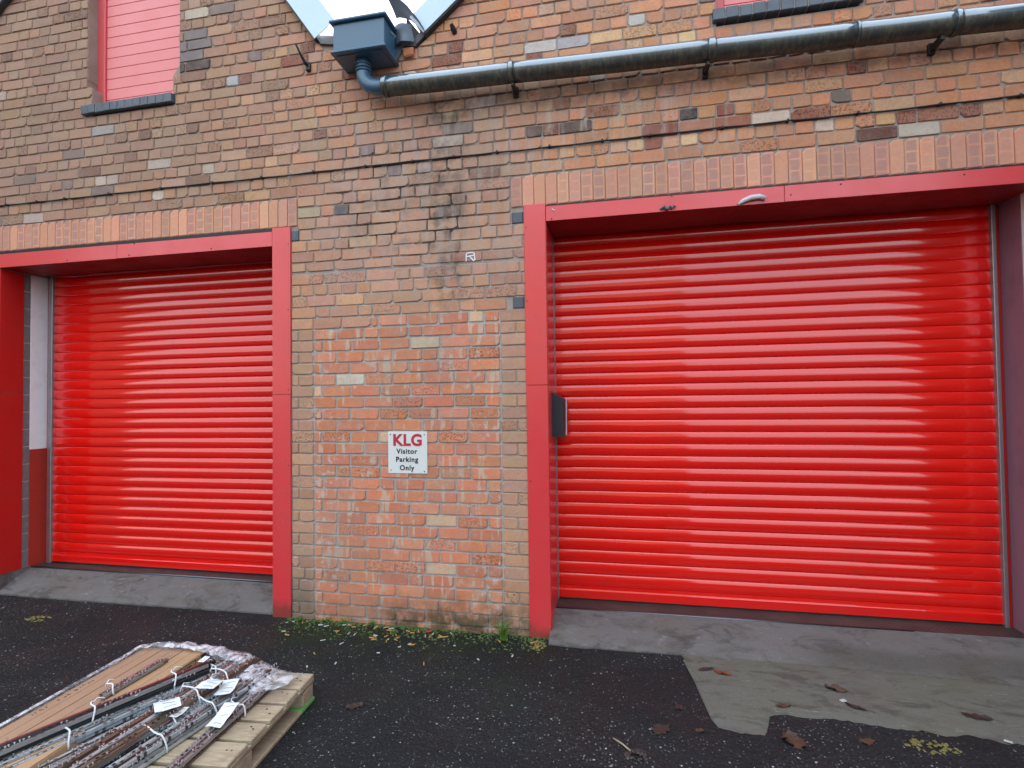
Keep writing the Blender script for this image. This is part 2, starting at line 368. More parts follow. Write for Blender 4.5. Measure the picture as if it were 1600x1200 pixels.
def concrete_mat(name, c1, c2, green=0.):
    k = NT(name); P = k.pos(); x, y, z = k.xyz(P); n = k.noise(P, 1.8, 5, .6); m = k.noise(k.mapv(P, (1, 2.2, 1)), 4.5, 6, .7); f = k.noise(P, 70, 4, .7)
    col = k.mix(n, c1, c2)
    col = k.mix(k.ss(m, .48, .70, 0, .75), col, (.085, .074, .066))
    col = k.mix(k.ss(k.noise(k.mapv(P, (1, 2.5, 1), (3, 1, 0)), 2.6, 6, .7), .50, .66, 0, .5), col, (.15, .125, .10))
    col = k.mix(k.ss(k.noise(k.mapv(P, (1, 3, 1)), 7, 5, .75), .60, .72, 0, .55), col, (.34, .34, .36))
    if green: col = k.mix(k.math('MULTIPLY', k.ss(n, .4, .7), green), col, (.13, .15, .105))
    col = k.mix(k.ss(f, .45, .75, 0, .45), col, (.13, .125, .12))
    sp = k.ss(k.voro(P, 60), .12, .05)
    col = k.mix(k.math('MULTIPLY', sp, .5), col, (.05, .045, .04))
    w = k.math('MULTIPLY', k.ss(k.noise(k.mapv(P, (1.2, 5, 1)), 6, 6, .8, 1.5), .60, .66), k.ss(n, .40, .6))
    col = k.mix(k.math('MULTIPLY', w, .6), col, (.36, .36, .39))          # scuffs
    dk = k.math('MULTIPLY', k.ss(k.noise(k.mapv(P, (1, 2.0, 1), (7, 2, 0)), 3.2, 6, .72, .6), .52, .62), .6)
    col = k.mix(dk, col, (.060, .054, .048))                               # damp, oily patches
    rb = k.math('MULTIPLY', k.math('MULTIPLY', k.ss(x, .9, 1.3), k.band(k.math('ADD', y, k.math('MULTIPLY', n, .12)), -.06, .09, .05)), .6)
    col = k.mix(rb, col, (.075, .068, .055))
    k.bump(k.math('ADD', f, k.math('MULTIPLY', m, 1.4)), .8, .008)
    return k.set(Base_Color=col, Roughness=.8, Specular_IOR_Level=.3)
M['apron'] = concrete_mat('apron_concrete', (.125, .117, .117), (.185, .177, .178))
M['patch'] = concrete_mat('patch_concrete', (.118, .124, .108), (.172, .178, .158), .5)
def chequer_mat():
    k = NT('chequer_plate'); P = k.pos(); n = k.noise(P, 6, 5, .65)
    w = k.n('TexWave', wave_type='BANDS', bands_direction='DIAGONAL'); k._set(w.inputs['Vector'], P); w.inputs['Scale'].default_value = 22
    w2 = k.n('TexChecker'); k._set(w2.inputs['Vector'], k.mapv(P, (1, 1, .0))); w2.inputs['Scale'].default_value = 62
    col = k.mix(k.ss(n, .4, .7), (.050, .036, .036), (.085, .065, .062))
    col = k.mix(k.math('MULTIPLY', w2.outputs[1], .35), col, (.13, .10, .095))
    k.bump(w2.outputs[1], .7, .004)
    return k.set(Base_Color=col, Roughness=.55, Metallic=.35)
M['plate'] = chequer_mat()
def wood_mat(name, c1, c2):
    k = NT(name); o = k.objco(); P = k.pos(); n = k.noise(k.mapv(o, (1.5, 14, 14)), 3, 5, .65, 1.5); m = k.noise(P, 5, 4, .6)
    col = k.mix(k.ss(n, .3, .7), c1, c2); col = k.mix(k.ss(m, .5, .75, 0, .5), col, (.20, .13, .10))
    kn = k.ss(k.voro(k.mapv(P, (1, 1, 1)), 7.0), .07, .03); col = k.mix(k.math('MULTIPLY', kn, .7), col, (.08, .05, .03))
    k.bump(n, .35, .004)
    return k.set(Base_Color=col, Roughness=.75, Specular_IOR_Level=.3)
M['wood'] = wood_mat('pallet_wood', (.35, .275, .185), (.49, .41, .295)); M['wood_old'] = wood_mat('pallet_wood_side', (.30, .23, .16), (.44, .36, .25))
M['green'] = paint('green_paint', (.10, .36, .09), .6, grime=.2, gc=(.2, .3, .15))
def card_mat(name, c):
    k = NT(name); o = k.objco(); n = k.noise(k.mapv(o, (30, 1.5, 3)), 3, 3, .5); m = k.noise(o, 6, 4, .6)
    col = k.mix(k.math('MULTIPLY', n, .5), c, tuple(x*.8 for x in c)); col = k.mix(k.ss(m, .5, .8, 0, .3), col, tuple(x*.65 for x in c))
    k.bump(n, .15, .002)
    return k.set(Base_Color=col, Roughness=.75, Specular_IOR_Level=.3)
M['card'] = card_mat('cardboard', (.40, .245, .16)); M['card2'] = card_mat('cardboard_yellow', (.46, .29, .17))
M['ink'] = paint('print_black', (.02, .018, .022), .7, grime=0)
M['paper'] = paint('paper', (.74, .79, .83), .7, .2, 0, .08, (.6, .64, .68))
M['string'] = paint('string_white', (.70, .74, .78), .7, grime=.05)
def film_mat():
    k = NT('stretch_film'); P = k.pos(); n = k.noise(k.mapv(P, (1, 1, .6)), 11, 4, .6, 2.0)
    tr = k.n('BsdfTransparent'); tr.inputs[0].default_value = (.92, .94, .97, 1)
    k.set(Base_Color=(.80, .82, .90), Roughness=.16, Specular_IOR_Level=.9, Coat_Weight=.8, Coat_Roughness=.06)
    k.bump(n, 1.0, .02)
    mx = k.n('MixShader'); k._set(mx.inputs[0], k.ss(n, .36, .60, .16, .85)); k.t.links.new(tr.outputs[0], mx.inputs[1]); k.t.links.new(k.b.outputs[0], mx.inputs[2])
    k.t.links.new(mx.outputs[0], k.out.inputs[0]); return k.mat
M['film'] = film_mat()
def strip_mat(name, c, rough=.38, met=.75, slots=True):
    k = NT(name); o = k.objco(); x, y, z = k.xyz(o); P = k.pos(); n = k.noise(P, 25, 4, .6); rnd = k.n('ObjectInfo').outputs['Random']
    col = k.mix(k.math('MULTIPLY', n, .8), c, tuple(v*.5 for v in c))
    if slots:
        xs = k.math('ADD', k.math('MULTIPLY', x, 9.0), k.math('MULTIPLY', rnd, 3.0)); fr = k.math('FRACT', xs)
        fr2 = k.math('FRACT', k.math('MULTIPLY', x, 38.0))
        sl_ = k.math('MULTIPLY', k.math('MULTIPLY', k.band(fr, .25, .75, .01), k.band(fr2, .2, .72, .04)), k.band(y, -.006, .003, .001))
        col = k.mix(k.math('MULTIPLY', sl_, .95), col, (.008, .008, .009))
    return k.set(Base_Color=col, Roughness=rough, Metallic=met)
STR = [strip_mat('steel_brown', (.20, .135, .125), .42, .6), strip_mat('steel_red_oxide', (.27, .045, .045), .5, .2, False), strip_mat('steel_grey', (.36, .36, .37), .4, .5),
       strip_mat('steel_black', (.035, .042, .048), .35, .5), strip_mat('steel_silver', (.58, .66, .72), .3, .45), strip_mat('steel_tan', (.30, .25, .19))]
def leaf_mat(name, c):
    k = NT(name); P = k.pos(); n = k.noise(P, 40, 4, .6)
    return k.set(Base_Color=k.mix(n, c, tuple(v*.5 for v in c)), Roughness=.6)
M['leaf_red'] = leaf_mat('leaf_red', (.24, .055, .025)); M['leaf_brown'] = leaf_mat('leaf_brown', (.10, .052, .034)); M['leaf_dark'] = leaf_mat('leaf_dark', (.050, .032, .028))
M['grass'] = leaf_mat('grass_blade', (.17, .36, .05)); M['moss'] = leaf_mat('moss', (.075, .13, .022)); M['moss_y'] = leaf_mat('moss_yellow', (.22, .19, .05))
M['butt'] = leaf_mat('butt_orange', (.62, .33, .10)); M['butt_w'] = leaf_mat('butt_white', (.62, .64, .64)); M['pebble'] = leaf_mat('pebble', (.50, .50, .50)); M['twig'] = leaf_mat('twig', (.48, .40, .26))
M['red_scrap'] = leaf_mat('scrap_red', (.6, .05, .06))
def far_brick():
    k = NT('far_brick'); t = k.n('TexBrick'); P = k.pos()
    x, y, z = k.xyz(P); cb = k.n('CombineXYZ'); k._set(cb.inputs[0], k.math('ADD', x, y)); k._set(cb.inputs[1], z)
    k._set(t.inputs['Vector'], cb.outputs[0]); t.inputs['Scale'].default_value = 1; t.inputs['Brick Width'].default_value = .23; t.inputs['Row Height'].default_value = .084; t.inputs['Mortar Size'].default_value = .008
    t.inputs['Color1'].default_value = (.12, .055, .04, 1); t.inputs['Color2'].default_value = (.085, .045, .035, 1); t.inputs['Mortar'].default_value = (.11, .10, .09, 1)
    return k.set(Base_Color=k.mix(k.noise(P, 1, 4), t.outputs[0], (.12, .08, .06)), Roughness=.9)
M['far_brick'] = far_brick()

# ------------------------------------------------------------------ the ground
g = MB(); g.add([(-150, -150, 0), (150, -150, 0), (150, 150, 0), (-150, 150, 0)], [(0, 1, 2, 3)])
tag(g.build('asphalt_yard', M['asphalt']), kind='structure')

# ------------------------------------------------------------------ the brick building
CH, SL = .0844, .2275                      # course height, stretcher module
Z0 = 3.160                                 # top of the soldier courses, a joint line
XL, XR = -6.4, 3.3
LEFT_DOOR, RIGHT_DOOR = (-5.25, -2.592), (-.492, 2.405)
VAL = (-1.76, 3.98)                        # valley between the two gables
sA, sB = .83, 1.42                         # roof slopes: shallow rising to the right, steep falling to the right
APEX_L = (-3.66, 6.40); APEX_R = (1.21, 6.35)
def roofz(x):
    zl = min(6.40+sA*(x+3.66), 6.40-sB*(x+3.66)); zr = min(6.35+sA*(x-1.21), 6.35-sB*(x-1.21))
    return max(zl, zr, 4.30 if x < -1.76 else 4.17)
building = empty('brick_building', (0, 0, 0), 0, 'old brick workshop with two gables and two red roller shutter doorways', 'building')
WL = dict(x0=-4.34, x1=-3.44, xl0=-4.29, xl1=-3.50, zs=4.09, zc=4.265, zt=5.62)     # window openings
WR = dict(x0=.64, x1=1.48, zs=4.10, zt=5.62)
Yf, Yb = .0062, .42
core = MB()
core.box(LEFT_DOOR[1], RIGHT_DOOR[0], Yf, Yb, -.3, 2.935)
core.box(XL, LEFT_DOOR[0], Yf, Yb, -.3, 2.935); core.box(RIGHT_DOOR[1], XR, Yf, Yb, -.3, 2.935)
core.box(XL, XR, Yf, Yb, 2.935, 3.90)
def gable_piece(x0, x1, zlo, zhi=None):
    """wall between x0 and x1 from zlo up to the roof (or zhi); breaks at the apexes and the valley"""
    xs = sorted({x0, x1, *[b for b in (-3.66, 1.21, -1.76, -2.181, -1.417) if x0 < b < x1]})
    # the real valley
    for a, b in zip(xs[:-1], xs[1:]):
        za, zb_ = roofz(a+1e-6), roofz(b-1e-6)
        if zhi is not None: za, zb_ = min(za, zhi), min(zb_, zhi)
        core.prism([(a, zlo), (b, zlo), (b, max(zb_, zlo+.001)), (a, max(za, zlo+.001))], Yf, Yb)
for x0, x1, a, b in ((XL, WL['x0'], 3.9, None), (WL['x1'], WR['x0'], 3.9, None), (WR['x1'], XR, 3.9, None),
                     (WL['x0'], WL['x1'], 3.9, 4.01), (WR['x0'], WR['x1'], 3.9, 4.01), (WL['x0'], WL['x1'], 5.62, None), (WR['x0'], WR['x1'], 5.62, None)):
    if b is None: gable_piece(x0, x1, a)
    else: core.box(x0, x1, Yf, Yb, a, b)
core.prism([(WL['x0'], 4.01), (WL['xl0'], 4.01), (WL['xl0'], 4.24), (WL['x0'], 4.275)], Yf, Yb)
core.prism([(WL['xl1'], 4.01), (WL['x1'], 4.01), (WL['x1'], 4.33), (WL['xl1'], 4.25)], Yf, Yb)
core.build('wall', M['mortar'], building)
# side walls and roof sheets going back
rb = MB()
rb.box(XL, XL+.3, Yb, 9, -.1, 3.9); rb.box(XR-.3, XR, Yb, 9, -.1, 3.9); rb.box(XL, XR, 9, 9.3, -.1, 3.9)
rb.box(XL+.3, XR-.3, Yb+.35, Yb+.40, -.1, 3.9)
rb.build('inner_wall', M['far_brick'], building)
def roof_sheet(pa, pb, name='roof_slope'):
    m = MB(); (xa, za), (xb, zb_) = pa, pb; t = .06
    m.add([(xa, -.02, za), (xb, -.02, zb_), (xb, 9.3, zb_), (xa, 9.3, za), (xa, -.02, za+t), (xb, -.02, zb_+t), (xb, 9.3, zb_+t), (xa, 9.3, za+t)],
          [(0, 1, 2, 3), (4, 5, 6, 7), (0, 1, 5, 4), (1, 2, 6, 5), (2, 3, 7, 6), (3, 0, 4, 7)])
    m.build(name, M['roof'], building)
xv = -1.841
for i in range(4000):                       # where the two verge lines meet
    x = -3.66+i*.001
    if 6.40-sB*(x+3.66) <= 6.35+sA*(x-1.21): xv = x; break
zv = roofz(xv)
roof_sheet((-6.4, 6.40+sA*(-6.4+3.66)), (-3.66, 6.40)); roof_sheet((-3.66, 6.41), (-2.181, 4.31)); roof_sheet((-1.417, 4.18), (1.21, 6.35)); roof_sheet((-2.18, 4.30), (-1.418, 4.17), 'valley_gutter'); roof_sheet((1.21, 6.36), (2.62, 6.36-sB*1.41))

# ---- bricks
rng = random.Random(7)
SP = [((202,154,128), 4), ((194,148,126), 3), ((204,160,134), 2), ((186,142,124), 2)]
UP = [((186,144,118), 5), ((192,136,98), 4), ((190,164,126), 3), ((204,186,148), 1.0), ((160,120,100), 2.6), ((172,142,120), 3), ((128,78,66), 1.0), ((196,178,158), 1.2), ((200,196,192), .35), ((98,98,106), .18)]
UPR = [((196,146,110), 5), ((204,140,96), 5), ((198,170,126), 2.4), ((212,190,148), 1.2), ((164,118,98), 2.8), ((176,140,122), 2.6), ((134,80,64), 2.2), ((204,182,156), 1.3), ((206,202,196), .3), ((96,94,100), .3)]
UPL = [((164,134,112), 5), ((172,130,100), 3), ((172,150,120), 3), ((192,176,144), .9), ((148,116,98), 3.2), ((160,134,114), 3.0), ((120,84,74), .6), ((184,170,152), 1.0), ((196,194,190), .35), ((110,106,110), .3)]
INF = [((196,124,90), 5), ((200,130,98), 4), ((182,110,86), 2.4), ((204,150,126), 3.6), ((164,102,84), 1), ((208,188,158), .6), ((192,118,78), 2.4)]
QUO = [((180,146,116), 4), ((178,142,124), 3), ((168,128,106), 2.4), ((190,154,120), 2), ((160,136,122), 2)]
MID = [((190,146,114), 4), ((196,138,100), 3), ((188,150,126), 4), ((170,134,120), 2.4), ((198,170,130), 1.4), ((150,106,94), 1)]
def pick(pal):
    c = rng.choices([p[0] for p in pal], [p[1] for p in pal])[0]; j = rng.uniform(.94, 1.05)
    mu = {id(UP): (186,144,118), id(UPR): (192,144,114), id(UPL): (172,138,116), id(INF): (198,132,102), id(SP): (198,152,128), id(QUO): (178,144,120), id(MID): (186,144,118)}.get(id(pal), c)
    c0 = c; k = .38 if max(abs(a-b) for a, b in zip(c, mu)) < 45 else .80
    c = tuple(m+(v-m)*k for v, m in zip(c, mu))
    c = tuple(max(0, min(255, v*j+rng.uniform(-4, 4))) for v in c)
    l = lin(*c); l = (min(.85, l[0]*1.26), l[1]*1.13, l[2]*1.08); c = c0; dark = c[0] < 150 and c[0] > c[2]+25
    return (*l, rng.uniform(.6, 1) if dark and rng.random() < .6 else (rng.uniform(.3, .7) if rng.random() < .12 else rng.uniform(0, .12)))
INFX0, INFX1 = -2.255, -.822
def infill_x0(zc): return None if zc > 2.255 else (-1.79 if zc > 2.165 else INFX0)
bricks = []                                  # (x0,x1,z0,z1,color,infill)
def subtract(iv, a, b):
    out = []
    for p, q in iv:
        if b <= p or a >= q: out.append((p, q)); continue
        if a > p: out.append((p, a))
        if b < q: out.append((b, q))
    return out
def fill(a, b, zlo, zhi, kind, phase, pal, infill=False):
    """lay bricks from a to b; kind: 'S' stretchers, 'H' headers, 'M' mixed"""
    base = a if phase is None else math.floor((a-phase)/SL)*SL+phase
    xs = []; x = base
    while x < b+.3:
        xs.append(x)
        if kind == 'S': step = SL if rng.random() > .05 else SL*.5
        elif kind == 'H': step = SL*.5 if rng.random() > .06 else SL
        else: step = SL if rng.random() > .45 else SL*.5
        x += step*rng.uniform(.97, 1.03)
    cuts = [a]+[v for v in xs if a+.035 < v < b-.035]+[b]
    for p, q in zip(cuts[:-1], cuts[1:]):
        G = .0064 if infill else .0045
        bricks.append((p+G, q-G, zlo+G+rng.uniform(-.001, .0015), zhi-G+rng.uniform(-.0015, .001), pick(pal((p+q)/2+rng.uniform(-.5, .5)) if callable(pal) else pal), infill))
kmin = -38
for ci in range(kmin, 42):
    zlo = Z0+ci*CH; zhi = zlo+CH; zc = (zlo+zhi)/2
    if zhi < -.02: continue
    ph = (ci % 2)*SL*.25+.03*math.sin(ci*7.1)
    if zhi <= 2.936 or zc < 2.935:
        even = ci % 2 == 0
        if abs(zlo-2.569) < .02: zlo += .013
        ix = infill_x0(zc)
        top = min(zhi, 2.935)
        if ix is not None:
            fill(-2.44, INFX0, zlo, top, 'S' if even else 'H', None if even else -2.44-.05, QUO)
            if ix > INFX0: fill(INFX0, ix, zlo, top, 'S', None, MID)
            fill(ix, INFX1, zlo, top, 'S', -2.184 if even else -2.184+SL/2, INF, True)
            fill(INFX1, -.60, zlo, top, 'S' if even else 'H', None, QUO)
        else:
            fill(-2.44 if zhi < 2.936 else -2.386, -.60 if zhi < 2.936 else -.738, zlo, zhi, 'M' if rng.random() < .4 else ('S' if even else 'H'), ph, MID)
        fill(RIGHT_DOOR[1]+.01, XR, zlo, top, 'S' if even else 'H', ph, UPR); fill(XL, LEFT_DOOR[0]-.01, zlo, top, 'S' if even else 'H', ph, UPL)
        continue
    if zc < Z0:
        iv = [(-2.387, -.738)]
        for a, b in iv: fill(a, b, zlo, min(zhi, 3.1595), 'M', ph, MID)
        fill(2.47, XR, max(zlo, 2.936), zhi, 'S', ph, UPR); fill(XL, -5.34, max(zlo, 2.936), zhi, 'S', ph, UPL)
        continue
    iv = [(XL, XR)]
    if zhi > 4.012 and zlo < WL['zt']:
        lo, hi = ((-4.375, -3.478) if zc < 4.09 else ((WL['xl0'], WL['xl1']) if zc < 4.255 else (WL['x0'], WL['x1'])))
        iv = subtract(iv, lo, hi)
        lo, hi = ((.612, 1.505) if zc < 4.10 else (WR['x0'], WR['x1'])); iv = subtract(iv, lo, hi)
    for a, b in iv:
        # three tints across the front, split at brick joints
        fill(a, b, zlo, zhi, ('S' if ci % 2 == 0 else 'H') if rng.random() < .86 else 'M', ph, lambda x: UPL if x < -2.4 else (UP if x < -.6 else UPR))
# known single bricks
def recolour(x, z, c, al=0.):
    for i, b in enumerate(bricks):
        if b[0] < x < b[1] and b[2] < z < b[3]: bricks[i] = (*b[:4], (*lin(*c), al), b[5]); return
for x, z in ((-3.40, 4.31), (-3.29, 4.31), (-3.22, 4.31)): recolour(x, z, (44, 44, 48), .3)
for x, z in ((-3.38, 4.47), (-3.28, 4.47), (-3.38, 4.56), (-3.26, 4.56), (-3.3, 4.40)): recolour(x, z, (126, 122, 128))
for x, z, c in ((-2.05, 3.02, (74, 80, 96)), (.47, 3.48, (84, 78, 82)), (-.6, 3.43, (98, 80, 76)), (-.28, 3.42, (100, 84, 82)), (1.55, 3.2, (112, 70, 62)), (1.8, 3.2, (206, 196, 182)),
                (-.45, 4.05, (206, 202, 198)), (.10, 4.15, (208, 204, 200)), (-.35, 4.05, (186, 182, 190)), (-1.15, 3.6, (196, 164, 112)), (-1.80, 3.6, (190, 190, 184)), (-1.05, 2.60, (196, 120, 96)),
                (-1.86, 1.79, (222, 214, 196)), (-1.30, 2.0, (206, 190, 164)), (-4.1, 3.9, (186, 190, 192)), (-2.9, 4.1, (188, 190, 196)), (-2.2, 3.02, (190, 176, 142))): recolour(x, z, c, .5 if c[0] < 120 else 0)
blue = [(-2.436, -2.376, 2.8270, 2.9025), (-.728, -.650, 2.8270, 2.9025), (-.728, -.650, 2.2362, 2.3117)]
def trim(b):
    for q in blue:
        if b[2] < q[3]-.02 and b[3] > q[2]+.02 and b[0] < q[1] and b[1] > q[0]:
            if b[0] < q[0]-.05: b = (b[0], q[0]-.009, *b[2:])
            elif b[1] > q[1]+.05: b = (q[1]+.009, *b[1:])
            else: return None
    return b
bricks = [c for c in map(trim, bricks) if c]

def clip_poly(poly, a, b, c):
    """keep a*x+b*z<=c"""
    out = []
    for i in range(len(poly)):
        p, q = poly[i], poly[(i+1) % len(poly)]; dp = a*p[0]+b*p[1]-c; dq = a*q[0]+b*q[1]-c
        if dp <= 0: out.append(p)
        if dp*dq < 0: t = dp/(dp-dq); out.append((p[0]+t*(q[0]-p[0]), p[1]+t*(q[1]-p[1])))
    return out
def outline(w, h, r):
    """a worn brick face, centred: eight-sided with uneven corners"""
    pts = []
    for sx, sz in ((-1, -1), (1, -1), (1, 1), (-1, 1)):
        c = r.uniform(.003, .009) if r.random() > .14 else r.uniform(.012, .026); d = c*r.uniform(.6, 1.1)
        d = min(d, h*.3); c = min(c, w*.3)
        j = lambda: r.uniform(-.0026, .0026)
        A = (sx*w/2+j(), sz*(h/2-d)+j()); B = (sx*(w/2-c)+j(), sz*h/2+j())
        pts += ([A, B] if (sx*sz) > 0 else [B, A])
    return pts
def brick_geo(poly, r, proud):
    """poly (ccw in x,z) -> verts, faces; the face stands at y=-proud, arrises worn back, sides into the mortar"""
    n = len(poly); cx = sum(p[0] for p in poly)/n; cz = sum(p[1] for p in poly)/n; vs = []
    for (x, z) in poly:
        dx, dz = cx-x, cz-z; L = math.hypot(dx, dz) or 1; k = .0055
        vs.append((x+dx/L*k, -proud+r.uniform(-.001, .001), z+dz/L*k))
    for (x, z) in poly: vs.append((x, -proud+.0045, z))
    for (x, z) in poly: vs.append((x, .016, z))
    fs = [tuple(range(n))]
    for L in (0, n):
        fs += [(L+i, L+n+i, L+n+(i+1) % n, L+(i+1) % n) for i in range(n)]
    return vs, fs
import bpy_extras
def px_area(b):
    x0, x1, z0, z1 = b[:4]
    def pr(x, z):
        d = Vector((x, CAMD, z-CAMH)); t = d.dot(fwd); return (800+FPX*d.dot(rr)/t, 600-FPX*d.dot(uu)/t)
    p = [pr(x0, z0), pr(x1, z0), pr(x1, z1), pr(x0, z1)]
    if any(v[0] < -3 or v[0] > 1603 or v[1] < -3 for v in p): return 0
    return abs(sum(p[i][0]*p[(i+1) % 4][1]-p[(i+1) % 4][0]*p[i][1] for i in range(4)))/2
def verge_lines(x):
    if x < xv: return [(-sA, 1, 6.40+sA*3.66), (sB, 1, 6.40-sB*3.66+0)] if False else [(-sA, 1., 6.40+sA*3.66), (sB, 1., 6.40-sB*3.66)]
    return [(-sA, 1., 6.35-sA*1.21), (sB, 1., 6.35+sB*1.21)]
ranked = []; whole = []; cutb = []
for b in bricks:
    cx = (b[0]+b[1])/2
    rect = [(b[0], b[2]), (b[1], b[2]), (b[1], b[3]), (b[0], b[3])]
    bad = b[3] > (4.31 if cx < -1.76 else 4.18) and any(a*x+bb*z > c for (a, bb, c) in verge_lines(cx) for x, z in rect)
    (cutb if bad else whole).append(b)
whole.sort(key=px_area, reverse=True)
singles, rest = whole[:300], whole[300:]
vr = random.Random(11)
variants = {}
for nm, w in (('stretcher', .2185), ('header', .105)):
    for inf in (0, 1):
        L = []
        for i in range(16):
            vs, fs = brick_geo(outline(w, .0755, vr), vr, .002)
            me = bpy.data.meshes.new('brick'); me.from_pydata(vs, [], fs); me.materials.append(M['infill_obj' if inf else 'brick_obj']); me.update(); L.append(me)
        variants[(nm, inf)] = (w, L)
for b in singles:
    w = b[1]-b[0]; h = b[3]-b[2]; nw, L = variants[('stretcher' if w > .15 else 'header', int(b[5]))]
    o = bpy.data.objects.new('brick', vr.choice(L)); COL.objects.link(o); o.parent = building
    o.location = ((b[0]+b[1])/2, vr.uniform(-.003, .002), (b[2]+b[3])/2); o.scale = (w/nw, 1, h/.0755); o.color = b[4]
    o.rotation_euler.y = vr.uniform(-.006, .006)
def joined(name, lst, mat):
    vs, fs, cols = [], [], []
    for b, poly in lst:
        v, f = brick_geo(poly, vr, .002+vr.uniform(-.002, .003)); o = len(vs); vs += v
        for q in f: fs.append([o+i for i in q]); cols.append(b[4])
    me = bpy.data.meshes.new(name); me.from_pydata(vs, [], fs); me.materials.append(mat)
    at = me.attributes.new('col', 'FLOAT_COLOR', 'FACE'); at.data.foreach_set('color', np.array(cols, 'f').ravel()); me.update()
    tag(link(name, me, None, building), kind='stuff')
def place(b): return [(x+(b[0]+b[1])/2, z+(b[2]+b[3])/2) for x, z in outline(b[1]-b[0], b[3]-b[2], vr)]
L1 = [(b, place(b)) for b in rest if not b[5]]; L2 = [(b, place(b)) for b in rest if b[5]]
for b in cutb:
    poly = [(b[0], b[2]), (b[1], b[2]), (b[1], b[3]), (b[0], b[3])]
    for a, bb, c in verge_lines((b[0]+b[1])/2): poly = clip_poly(poly, a, bb, c-.01)
    if len(poly) >= 3 and max(p[0] for p in poly)-min(p[0] for p in poly) > .03: L1.append((b, poly))
joined('brick_mass', L1, M['brick_att'])
if L2: joined('infill_brick_mass', L2, M['infill_att'])
for q in blue:
    m = MB(); v, f = brick_geo([(q[0], q[2]), (q[1], q[2]), (q[1], q[3]), (q[0], q[3])], vr, .003); m.add(v, f)
    m.build('blue_brick', M['blue_brick'], building)
# soldier courses
sold = MB(); v, f = brick_geo(outline(.0735, .212, random.Random(3)), random.Random(4), .003); sold.add(v, f); sme = sold.mesh('soldier_brick'); sme.materials.append(M['soldier'])
for a, n, sgn in ((-2.388, 37, -1), (-.735, 40, 1)):
    bed = MB(); x0, x1 = (a-n*.081, a) if sgn < 0 else (a, a+n*.081); bed.box(x0, x1, .0035, .0075, 2.937, 3.154)
    bo = bed.build('soldier_course', M['mortar'], building)
    for i in range(n):
        o = bpy.data.objects.new('soldier_brick', sme); COL.objects.link(o); o.parent = bo
        o.location = (a+sgn*(i+.5)*.081, vr.uniform(-.002, .001), 3.046); o.color = (*pick(SP)[:3], 1)
# painted return of the left doorway: grey blocks, white above, red below
jb = MB()
for k in range(17):
    z0 = .155+k*.155
    if z0 > 2.78: break
    jb.bbox(-5.262, -5.2475, .192, .248, z0, min(z0+.147, 2.79), .003)
jb.build('jamb_block', M['block'], building)
MB().bbox(-5.262, -5.2462, .248, .405, 1.205, 2.79, .002).build('jamb_white_paint', M['white_paint'], building)
MB().bbox(-5.262, -5.2460, .248, .405, .155, 1.2045, .002).build('jamb_red_paint', M['jamb_low_red'], building)
MB().box(-5.262, -5.245, .0, .42, -.05, .154).build('jamb_plinth', M['apron'], building)
MB().bbox(2.403, 2.42, .19, .42, 0.10, 2.82, .002).build('jamb_maroon_panel', M['maroon'], building)
MB().bbox(2.404, 2.42, .06, .187, 1.9, 2.82, .002).build('jamb_white_paint', M['white_paint'], building)
MB().box(2.404, 2.42, .06, .187, .1, 1.899).build('jamb_block', M['block'], building)
# broken brick stub beside the hopper
MB().bbox(-1.515, -1.435, -.035, .02, 4.10, 4.165, .008, rng=random.Random(2), j=.008).build('broken_brick', M['infill_att'], building)['label'] = 'broken orange brick sticking out beside the hopper'
bb_ = bpy.data.objects['broken_brick'].data; at = bb_.attributes.new('col', 'FLOAT_COLOR', 'FACE'); at.data.foreach_set('color', np.array([(*lin(206, 124, 84), .1)]*len(bb_.polygons), 'f').ravel())

pk = MB()
for pts in ([(-.030, .0, -.028), (-.028, .0, .026)], [(-.028, 0, .026), (.022, 0, .030), (.030, 0, .010), (-.026, 0, .002)], [(-.004, 0, .004), (.026, 0, -.030)], [(.030, 0, .028), (.034, 0, -.026)]): pk.tube([(x, -.0045, z) for x, _, z in pts], .0052, 5, smooth=False)
pk.build('paint_mark', M['white_paint'], building, (-1.030, 0, 2.612))
# ------------------------------------------------------------------ roller shutters
PITCH_S = .0873
def slat_mesh(L):
    """convex slat with a rolled top lip and a recessed joint, extruded along x, origin at its foot"""
    prof = []
    H = PITCH_S; d = .0068
    prof.append((.010, -.002)); prof.append((.005, .0005))
    for i in range(11):
        t = i/10; s = 2*t-1
        prof.append((-d*(1-abs(s)**2.0)+.001, .0015+t*(H-.0035)))
    prof.append((.005, H-.0012)); prof.append((.010, H-.0006))
    m = MB(); n = len(prof)
    vs = [(x, y, z) for x in (0, L) for (y, z) in prof]
    m.add(vs, [(i, i+1, n+i+1, n+i) for i in range(n-1)], 0, True)
    me = m.mesh('slat'); me.materials.append(M['shutter'])
    return me
def shutter(loc, L, zb, ztop, label, cat, lock=False):
    t = empty('roller_shutter', loc, 0, label, cat, 'red roller shutter doors')
    me = slat_mesh(L); z = .088; r = random.Random(int(L*100))
    while z+zb < ztop:
        o = link('slat', me, None, t, (0, r.uniform(-.0012, .0012), z)); o.rotation_euler = (r.uniform(-.020, .020), 0, r.uniform(-.0006, .0006)); z += PITCH_S
    b = MB(); b.add([(x, y, zz) for x in (0, L) for y, zz in ((.004, .0), (-.012, .0), (-.014, .055), (-.012, .060), (-.004, .064), (-.004, .088), (.004, .088))],
                    [(i, (i+1) % 7, 7+(i+1) % 7, 7+i) for i in range(7)]+[tuple(range(7)), tuple(range(13, 6, -1))])
    b.build('bottom_bar', M['shutter'], t)
    MB().box(.0, L, -.006, .006, -.016, -.001).build('rubber_seal', M['cable'], t)
    return t
